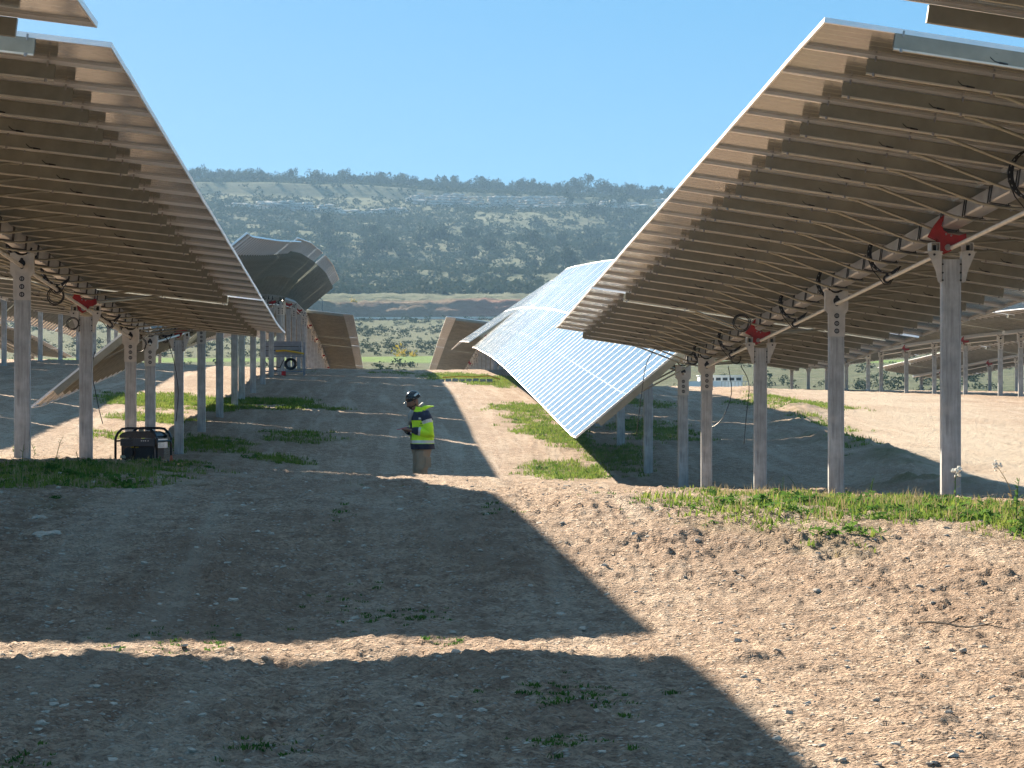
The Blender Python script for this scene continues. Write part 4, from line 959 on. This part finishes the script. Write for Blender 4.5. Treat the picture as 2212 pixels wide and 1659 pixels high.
# ---------------------------------------------------------------- person
M_skin = plain('skin', (0.22, 0.115, 0.075), .5); M_hair = plain('dark_beard', (0.012, 0.009, 0.008), .8)
M_hv = plain('hi_vis_yellow', (0.62, 0.95, 0.015), .65, 0, .06); M_navy = plain('navy_cloth', (0.010, 0.016, 0.045), .8); M_refl = plain('reflective_band', (0.62, 0.63, 0.60), .4, .1)
M_trous = plain('khaki_trousers', (0.33, 0.25, 0.17), .9, 0, .15, 9); M_helm = plain('black_helmet', (0.012, 0.014, 0.015), .18); M_lining = plain('grey_lining', (0.30, 0.32, 0.30), .8); M_boot = plain('leather_boot', (0.05, 0.035, 0.025), .7)
PX, PD = (905 - 840) / F * 54.0, 54.0
def skinned(name, verts, edges, radii, mats, sub=2):
    me = bpy.data.meshes.new(name); me.from_pydata(verts, edges, []); o = bpy.data.objects.new(name, me); COL.objects.link(o)
    md = o.modifiers.new('skin', 'SKIN'); md.use_smooth_shade = True
    sv = me.skin_vertices[0].data
    for i, r_ in enumerate(radii): sv[i].radius = (r_, r_) if not isinstance(r_, tuple) else r_
    sv[0].use_root = True
    s2 = o.modifiers.new('sub', 'SUBSURF'); s2.levels = sub; s2.render_levels = sub
    dg = bpy.context.evaluated_depsgraph_get(); dg.update(); nm = bpy.data.meshes.new_from_object(o.evaluated_get(dg)); nm.name = name
    bpy.data.objects.remove(o); nm.materials.clear()
    for m_ in mats: nm.materials.append(m_)
    return nm
# forward = -x (towards the left of the photo), his left side towards the camera = -y
Vv, Ee, Rr = [], [], []
def jv(p, r_, par=None):
    Vv.append(p); Rr.append(r_)
    if par is not None: Ee.append((par, len(Vv) - 1))
    return len(Vv) - 1
pel = jv((0.04, 0, .96), (.15, .115)); bel = jv((.03, 0, 1.10), (.135, .11), pel); che = jv((.02, 0, 1.30), (.15, .12), bel); nk0 = jv((-.005, 0, 1.45), .085, che); nk = jv((-.05, 0, 1.52), .055, nk0)
h1 = jv((-.095, 0, 1.58), .072, nk); h2 = jv((-.105, 0, 1.66), .092, h1); h3 = jv((-.11, 0, 1.72), .070, h2)
jw = jv((-.160, 0, 1.560), .040, h1); ns = jv((-.218, 0, 1.606), .016, h2)
hands = []
for s in (-1, 1):
    sh = jv((.03, s * .19, 1.42), .062, che if False else nk0); el = jv((.09 if s < 0 else .02, s * .255, 1.13), .042, sh); wr = jv((-.175, s * .10 if s < 0 else s * .12, 1.17), .027, el); pm = jv((-.235, s * .055, 1.18), (.034, .02), wr)
    for k, (dy, L) in enumerate(((-.022, .055), (-.007, .065), (.008, .060), (.022, .048))):
        a = jv((-.265, s * .045 + dy * .8, 1.182 + .004 * k), .0095, pm); jv((-.265 - L * .45, s * .028 + dy * .5, 1.198), .0085, a)
    jv((-.255, s * .028, 1.205), .010, pm)
    hp = jv((.05, s * .095, .90), .095, pel); kn = jv((.01 if s < 0 else .05, s * .11, .50), .062, hp); an = jv((.05 if s < 0 else .08, s * .12, .09), .042, kn); ft = jv((-.10 if s < 0 else -.07, s * .135, .05), .036, an)
person_me = skinned('person', Vv, Ee, Rr, [M_skin])
person = link('person', person_me, None, None, (PX, PD, gz(PX, PD) + 0.0)); person.rotation_euler.z = R(22)
thing(person, 'man in yellow high-visibility jacket and black helmet looking down at a phone', 'person')
def loft(rings, seg, mats_by_ring, a0=0.0, a1=360.0, thick=0):
    b = MB(); n_ = seg + (0 if a1 - a0 >= 360 else 1)
    for (c, rx, ry, rot_, wob) in rings:
        for k in range(n_):
            a = R(a0 + (a1 - a0) * k / seg); w_ = 1 + wob * math.sin(a * 5 + c[2] * 40)
            p = Vector((rx * math.cos(a) * w_, ry * math.sin(a) * w_, 0)); p = Matrix.Rotation(rot_, 3, 'Y') @ p; b.v.append(tuple(Vector(c) + p))
    for i in range(len(rings) - 1):
        for k in range(seg):
            k2 = (k + 1) % n_; b.f.append((i * n_ + k, i * n_ + k2, (i + 1) * n_ + k2, (i + 1) * n_ + k)); b.m.append(mats_by_ring[i])
    return b
TX = bpy.data.textures.new('folds', 'CLOUDS'); TX.noise_scale = 0.11; TX.noise_depth = 1
def cloth(name, b, mats):
    me = b.mesh(name, mats, True); o = link(name, me, person); sd = o.modifiers.new('sub', 'SUBSURF'); sd.levels = 2; sd.render_levels = 2; sd.subdivision_type = 'SIMPLE'
    dm_ = o.modifiers.new('folds', 'DISPLACE'); dm_.texture = TX; dm_.strength = 0.038; dm_.mid_level = 0.42; dm_.texture_coords = 'LOCAL'; md = o.modifiers.new('solid', 'SOLIDIFY'); md.thickness = .008; md.offset = -1; return o
# shirt, jacket shell (open in front), sleeves
rings = [((.04, 0, .93), .155, .165, 0, 0), ((.03, 0, 1.05), .148, .16, 0, 0), ((.02, 0, 1.12), .15, .165, 0, 0), ((.02, 0, 1.165), .15, .165, 0, 0), ((.02, 0, 1.30), .15, .18, 0, 0), ((.0, 0, 1.42), .12, .17, 0, 0), ((-.02, 0, 1.475), .075, .085, 0, 0)]
cloth('shirt', loft(rings, 28, [1, 1, 0, 0 if False else 1, 1, 1]), [M_refl, M_navy]) if False else cloth('shirt', loft(rings, 28, [0, 0, 1, 0, 0, 0]), [M_navy, M_refl])
def jr(z_, rx, ry, cx=.045, rot_=0.0, wob=.02): return ((cx, 0, z_), rx, ry, rot_, wob)
rings = [jr(.865, .195, .235, .055), jr(.955, .200, .235), jr(.962, .201, .235), jr(1.01, .198, .232), jr(1.017, .196, .232), jr(1.10, .185, .225), jr(1.22, .180, .228), jr(1.33, .178, .235, .035), jr(1.338, .178, .235, .035), jr(1.42, .158, .215, .03), jr(1.465, .120, .150, .01), jr(1.485, .095, .105, -.005, .1), jr(1.535, .098, .105, -.0, .2)]
cloth('jacket', loft(rings, 44, [2, 0, 1, 0, 0, 0, 0, 2, 2, 2, 0, 0], -168, 120), [M_hv, M_refl, M_navy])
for s in (-1, 1):
    sh = Vector((.03, s * .185, 1.42)); el = Vector((.09 if s < 0 else .02, s * .262, 1.12)); wr = Vector((-.155, s * (.105 if s < 0 else .12), 1.168))
    P_ = [sh + Vector((0, -s * .03, .03)), sh.lerp(el, .12), sh.lerp(el, .30), sh.lerp(el, .31), sh.lerp(el, .47), sh.lerp(el, .48), sh.lerp(el, .80), el + Vector((.012, 0, -.01)), el.lerp(wr, .22), el.lerp(wr, .24), el.lerp(wr, .50), el.lerp(wr, .52), el.lerp(wr, .62), el.lerp(wr, .63), el.lerp(wr, 1.0)]
    rr = [.070, .088, .085, .085, .078, .078, .072, .074, .071, .071, .064, .064, .060, .056, .048]
    b = MB(); b.tube(P_, rr, 16, [2, 2, 1, 1, 0, 0, 0, 0, 0, 1 if False else 0, 0, 1, 1, 2], caps=False); cloth('sleeve', b, [M_hv, M_refl, M_navy])
# raised collar and blown-back hood flap
b = MB(); b.tube([(.05, -.02, 1.50), (.10, -.01, 1.535), (.17, 0, 1.545), (.26, .01, 1.552)], [(.06, .035), (.07, .03), (.06, .018), (.02, .008)], 12, 0); b.tube([(.02, .03, 1.53), (.09, .04, 1.585), (.13, .05, 1.56)], [(.05, .03), (.055, .035), (.03, .02)], 10, 1)
b.tube([(-.13, -.04, 1.49), (-.15, -.03, 1.42), (-.155, -.02, 1.33), (-.145, .02, 1.26)], [(.02, .035), (.022, .05), (.02, .04), (.012, .03)], 8, 1)
link('hood', b.mesh('hood', [M_hv, M_lining], True), person)
b = MB(); b.box(-.165, -.160, -.135, -.075, 1.30, 1.335); b.prism([(-.0, 0)], 0, 0) if False else None
M_rot = Matrix.Rotation(R(0), 4, 'Z')
bd = MB(); 
for a_, z0, z1, mm in ((-122, 1.345, 1.375, 0), (-108, 1.345, 1.375, 0)):
    c_ = Vector((.035 + .186 * math.cos(R(a_)), .243 * math.sin(R(a_)), z0)); bd.box(-.022, .022, -.004, .004, 0, z1 - z0, 0, M=Matrix.Translation(c_) @ Matrix.Rotation(R(a_ + 90), 4, 'Z'))
link('pocket_flap', bd.mesh('pocket_flap', [M_refl]), person)['kind'] = 'stuff'
bd = MB(); a_ = -118; c_ = Vector((.04 + .187 * math.cos(R(a_)), .241 * math.sin(R(a_)), 1.275)); MM = Matrix.Translation(c_) @ Matrix.Rotation(R(a_ + 90), 4, 'Z')
n_ = len(bd.v)
for poly in ([(-.018, .016), (0, -.012), (.018, .016), (.008, .018), (0, .006), (-.008, .018)],):
    k = len(poly); bd.v += [tuple(MM @ Vector((p[0], -.006, p[1]))) for p in poly]; bd.f.append(tuple(range(k))); bd.m.append(0)
bd.box(-.03, .03, -.006, -.004, -.034, -.028, 0, M=MM); link('chest_logo', bd.mesh('chest_logo', [M_navy]), person)
# trousers
for s in (-1, 1):
    kn = Vector((.01 if s < 0 else .05, s * .11, .50)); an = Vector((.05 if s < 0 else .08, s * .12, .10)); hp = Vector((.05, s * .085, .93))
    b = MB(); P_ = [hp + Vector((0, 0, .06)), hp, hp.lerp(kn, .35), hp.lerp(kn, .72), kn + Vector((-.005, 0, .03)), kn, kn.lerp(an, .4), kn.lerp(an, .8), an]
    b.tube(P_, [(.10, .115), (.112, .125), (.105, .115), (.088, .10), (.09, .092), (.084, .092), (.078, .088), (.075, .085), (.078, .088)], 18, 0, caps=False); cloth('trouser_leg', b, [M_trous])
    b = MB(); b.box(.02, .12, s * .21 if s > 0 else -.222, s * .21 + .012 if s > 0 else -.21, .58, .74) ; link('leg_pocket', b.mesh('leg_pocket', [M_trous]), person)
    b = MB(); f0 = Vector((-.10 if s < 0 else -.07, s * .135, .045)); b.tube([an + Vector((0, 0, .06)), an + Vector((0, 0, -.02)), (an + f0) / 2 + Vector((0, 0, -.012)), f0 + Vector((-.03, 0, 0))], [.055, .056, (.046, .048), (.038, .035)], 14); link('boot', b.mesh('boot', [M_boot], True), person)
b = MB(); b.tube([(.045, 0, .90), (.045, 0, .99)], [(.155, .13), (.15, .13)], 20, 0, caps=False); b.v = [(v_[0], v_[1], v_[2]) for v_ in b.v]; cloth('trouser_waist', b, [M_trous])
# helmet (tilted with the bowed head), beard, ear, eyebrows
HM = Matrix.Translation((-.098, 0, 1.680)) @ Matrix.Rotation(R(-24), 4, 'Y')
v, f = ico(3); v = v.copy(); v = v[:]; keepv = v[:, 2] > -0.12
v2 = v * np.array([.126, .104, .125]); v2[:, 2] = np.where(v[:, 2] < 0, v2[:, 2] * .3, v2[:, 2]); vv = [tuple(HM @ Vector(p)) for p in v2]
ff = [tuple(t_) for t_ in f if all(v[j, 2] > -0.35 for j in t_)]
b = MB(); b.v = vv; b.f = ff; b.m = [0] * len(ff)
b.tube([HM @ Vector((.128 * math.cos(a_), .106 * math.sin(a_), -.010)) for a_ in [R(15 * k) for k in range(25)]], .006, 6, 0); 
hel = link('helmet', b.mesh('helmet', [M_helm], True), person)
b = MB(); n_ = 8
for k in range(n_):
    a_ = R(118 + 8 * k); b.v += [tuple(HM @ Vector((.142 * math.cos(a_), .112 * math.sin(a_), -.006))), tuple(HM @ Vector(((.142 + .045) * math.cos(a_), (.112 + .030) * math.sin(a_), -.016)))]
for k in range(n_ - 1): b.f.append((2 * k, 2 * k + 1, 2 * k + 3, 2 * k + 2)); b.m.append(0)
pk = link('peak', b.mesh('peak', [M_helm], True), hel); pk.modifiers.new('s', 'SOLIDIFY').thickness = .005
b = MB(); b.box(-.038, .038, -.004, .004, -.014, .014, 0, M=HM @ Matrix.Translation((.035, -.096, .052)) @ Matrix.Rotation(R(-28), 4, 'X') @ Matrix.Rotation(R(-12), 4, 'Y')); link('sticker', b.mesh('sticker', [M_refl]), hel)
hv, hf = ico(3)
def head_shape(k):
    v_ = hv.copy(); fr = -v_[:, 0]; z_ = v_[:, 2]; low = np.clip(-z_, 0, 1)
    x_ = v_[:, 0] * (.098 - .012 * low); y_ = v_[:, 1] * (.080 - .026 * low * (fr > -0.2)); zz = z_ * .122
    x_ = x_ - .020 * low * np.clip(fr + .3, 0, 1)
    nose = np.exp(-((z_ + .18) / .16) ** 2 - (v_[:, 1] / .14) ** 2) * (fr > 0); x_ = x_ - .024 * nose
    sock = np.exp(-((z_ - .10) / .10) ** 2 - ((np.abs(v_[:, 1]) - .33) / .16) ** 2) * (fr > 0); x_ = x_ + .010 * sock
    return np.stack([x_ * k, y_ * k, zz * k], 1)
HH = Matrix.Translation((-.108, 0, 1.622)) @ Matrix.Rotation(R(-22), 4, 'Y')
def put(v_, ff, name, m_, par):
    me_ = bpy.data.meshes.new(name); me_.from_pydata([tuple(HH @ Vector(p)) for p in v_], [], ff); me_.materials.append(m_); me_.polygons.foreach_set('use_smooth', [True] * len(me_.polygons)); me_.update()
    return link(name, me_, par) if par is not None else me_
import bmesh
hm_ = put(head_shape(1.0), [tuple(t_) for t_ in hf], 'head', M_skin, None)
bmm = bmesh.new(); bmm.from_mesh(person_me); bmm.from_mesh(hm_); bmm.to_mesh(person_me); bmm.free()
cen = hv[hf].mean(1); br = head_shape(1.045)
sel = [tuple(t_) for t_, c_ in zip(hf, cen) if (c_[2] < -.38 and c_[0] < .15) or (-.9 < c_[2] < .12 and -.05 < c_[0] < .30 and abs(c_[1]) > .75 and c_[0] < .22)]
put(br, sel, 'beard', M_hair, person)
sel = [tuple(t_) for t_, c_ in zip(hf, cen) if -.40 < c_[2] < -.27 and c_[0] < -.75]
if sel: put(head_shape(1.05), sel, 'moustache', M_hair, person)
for s in (-1, 1):
    b = MB(); b.tube([(-.098, s * .076, 1.592), (-.094, s * .088, 1.610), (-.094, s * .084, 1.632)], [.010, .015, .010], 8); link('ear', b.mesh('ear', [M_skin], True), person)
    b = MB(); b.tube([(-.176, s * .048, 1.640), (-.195, s * .018, 1.641)], .006, 6); link('eyebrow', b.mesh('eyebrow', [M_hair]), person)
    b = MB(); b.tube([(-.184, s * .036, 1.622), (-.192, s * .022, 1.620)], .006, 6); link('eye', b.mesh('eye', [M_dark]), person)
# phone in his hands, its own thing
PM = Matrix.Translation(person.location) @ Matrix.Rotation(R(22), 4, 'Z') @ Matrix.Translation((-.295, 0, 1.196)) @ Matrix.Rotation(R(-14), 4, 'Y')
b = MB(); b.box(-.075, .075, -.037, .037, 0, .008, 0); b.box(-.068, .068, -.033, .033, .008, .0085, 1)
thing(link('phone', b.mesh('phone', [plain('red_phone_case', (.55, .02, .02), .4), M_dark]), None, PM), 'mobile phone in a red case held by the man', 'phone')
# distant village / pole lines on the right are hidden; air
b = MB(); b.box(-1400, 1500, -75, 2560, -12, 118)
hm = bpy.data.materials.new('valley_haze'); hm.use_nodes = True; n = hm.node_tree; n.nodes.clear(); out = n.nodes.new('ShaderNodeOutputMaterial'); pv = n.nodes.new('ShaderNodeVolumePrincipled')
pv.inputs['Color'].default_value = (0.44, 0.72, 1.0, 1); pv.inputs['Density'].default_value = 0.00017; pv.inputs['Anisotropy'].default_value = 0.0
n.links.new(pv.outputs[0], out.inputs['Volume']); o = link('haze', b.mesh('haze', [hm])); o['kind'] = 'stuff'
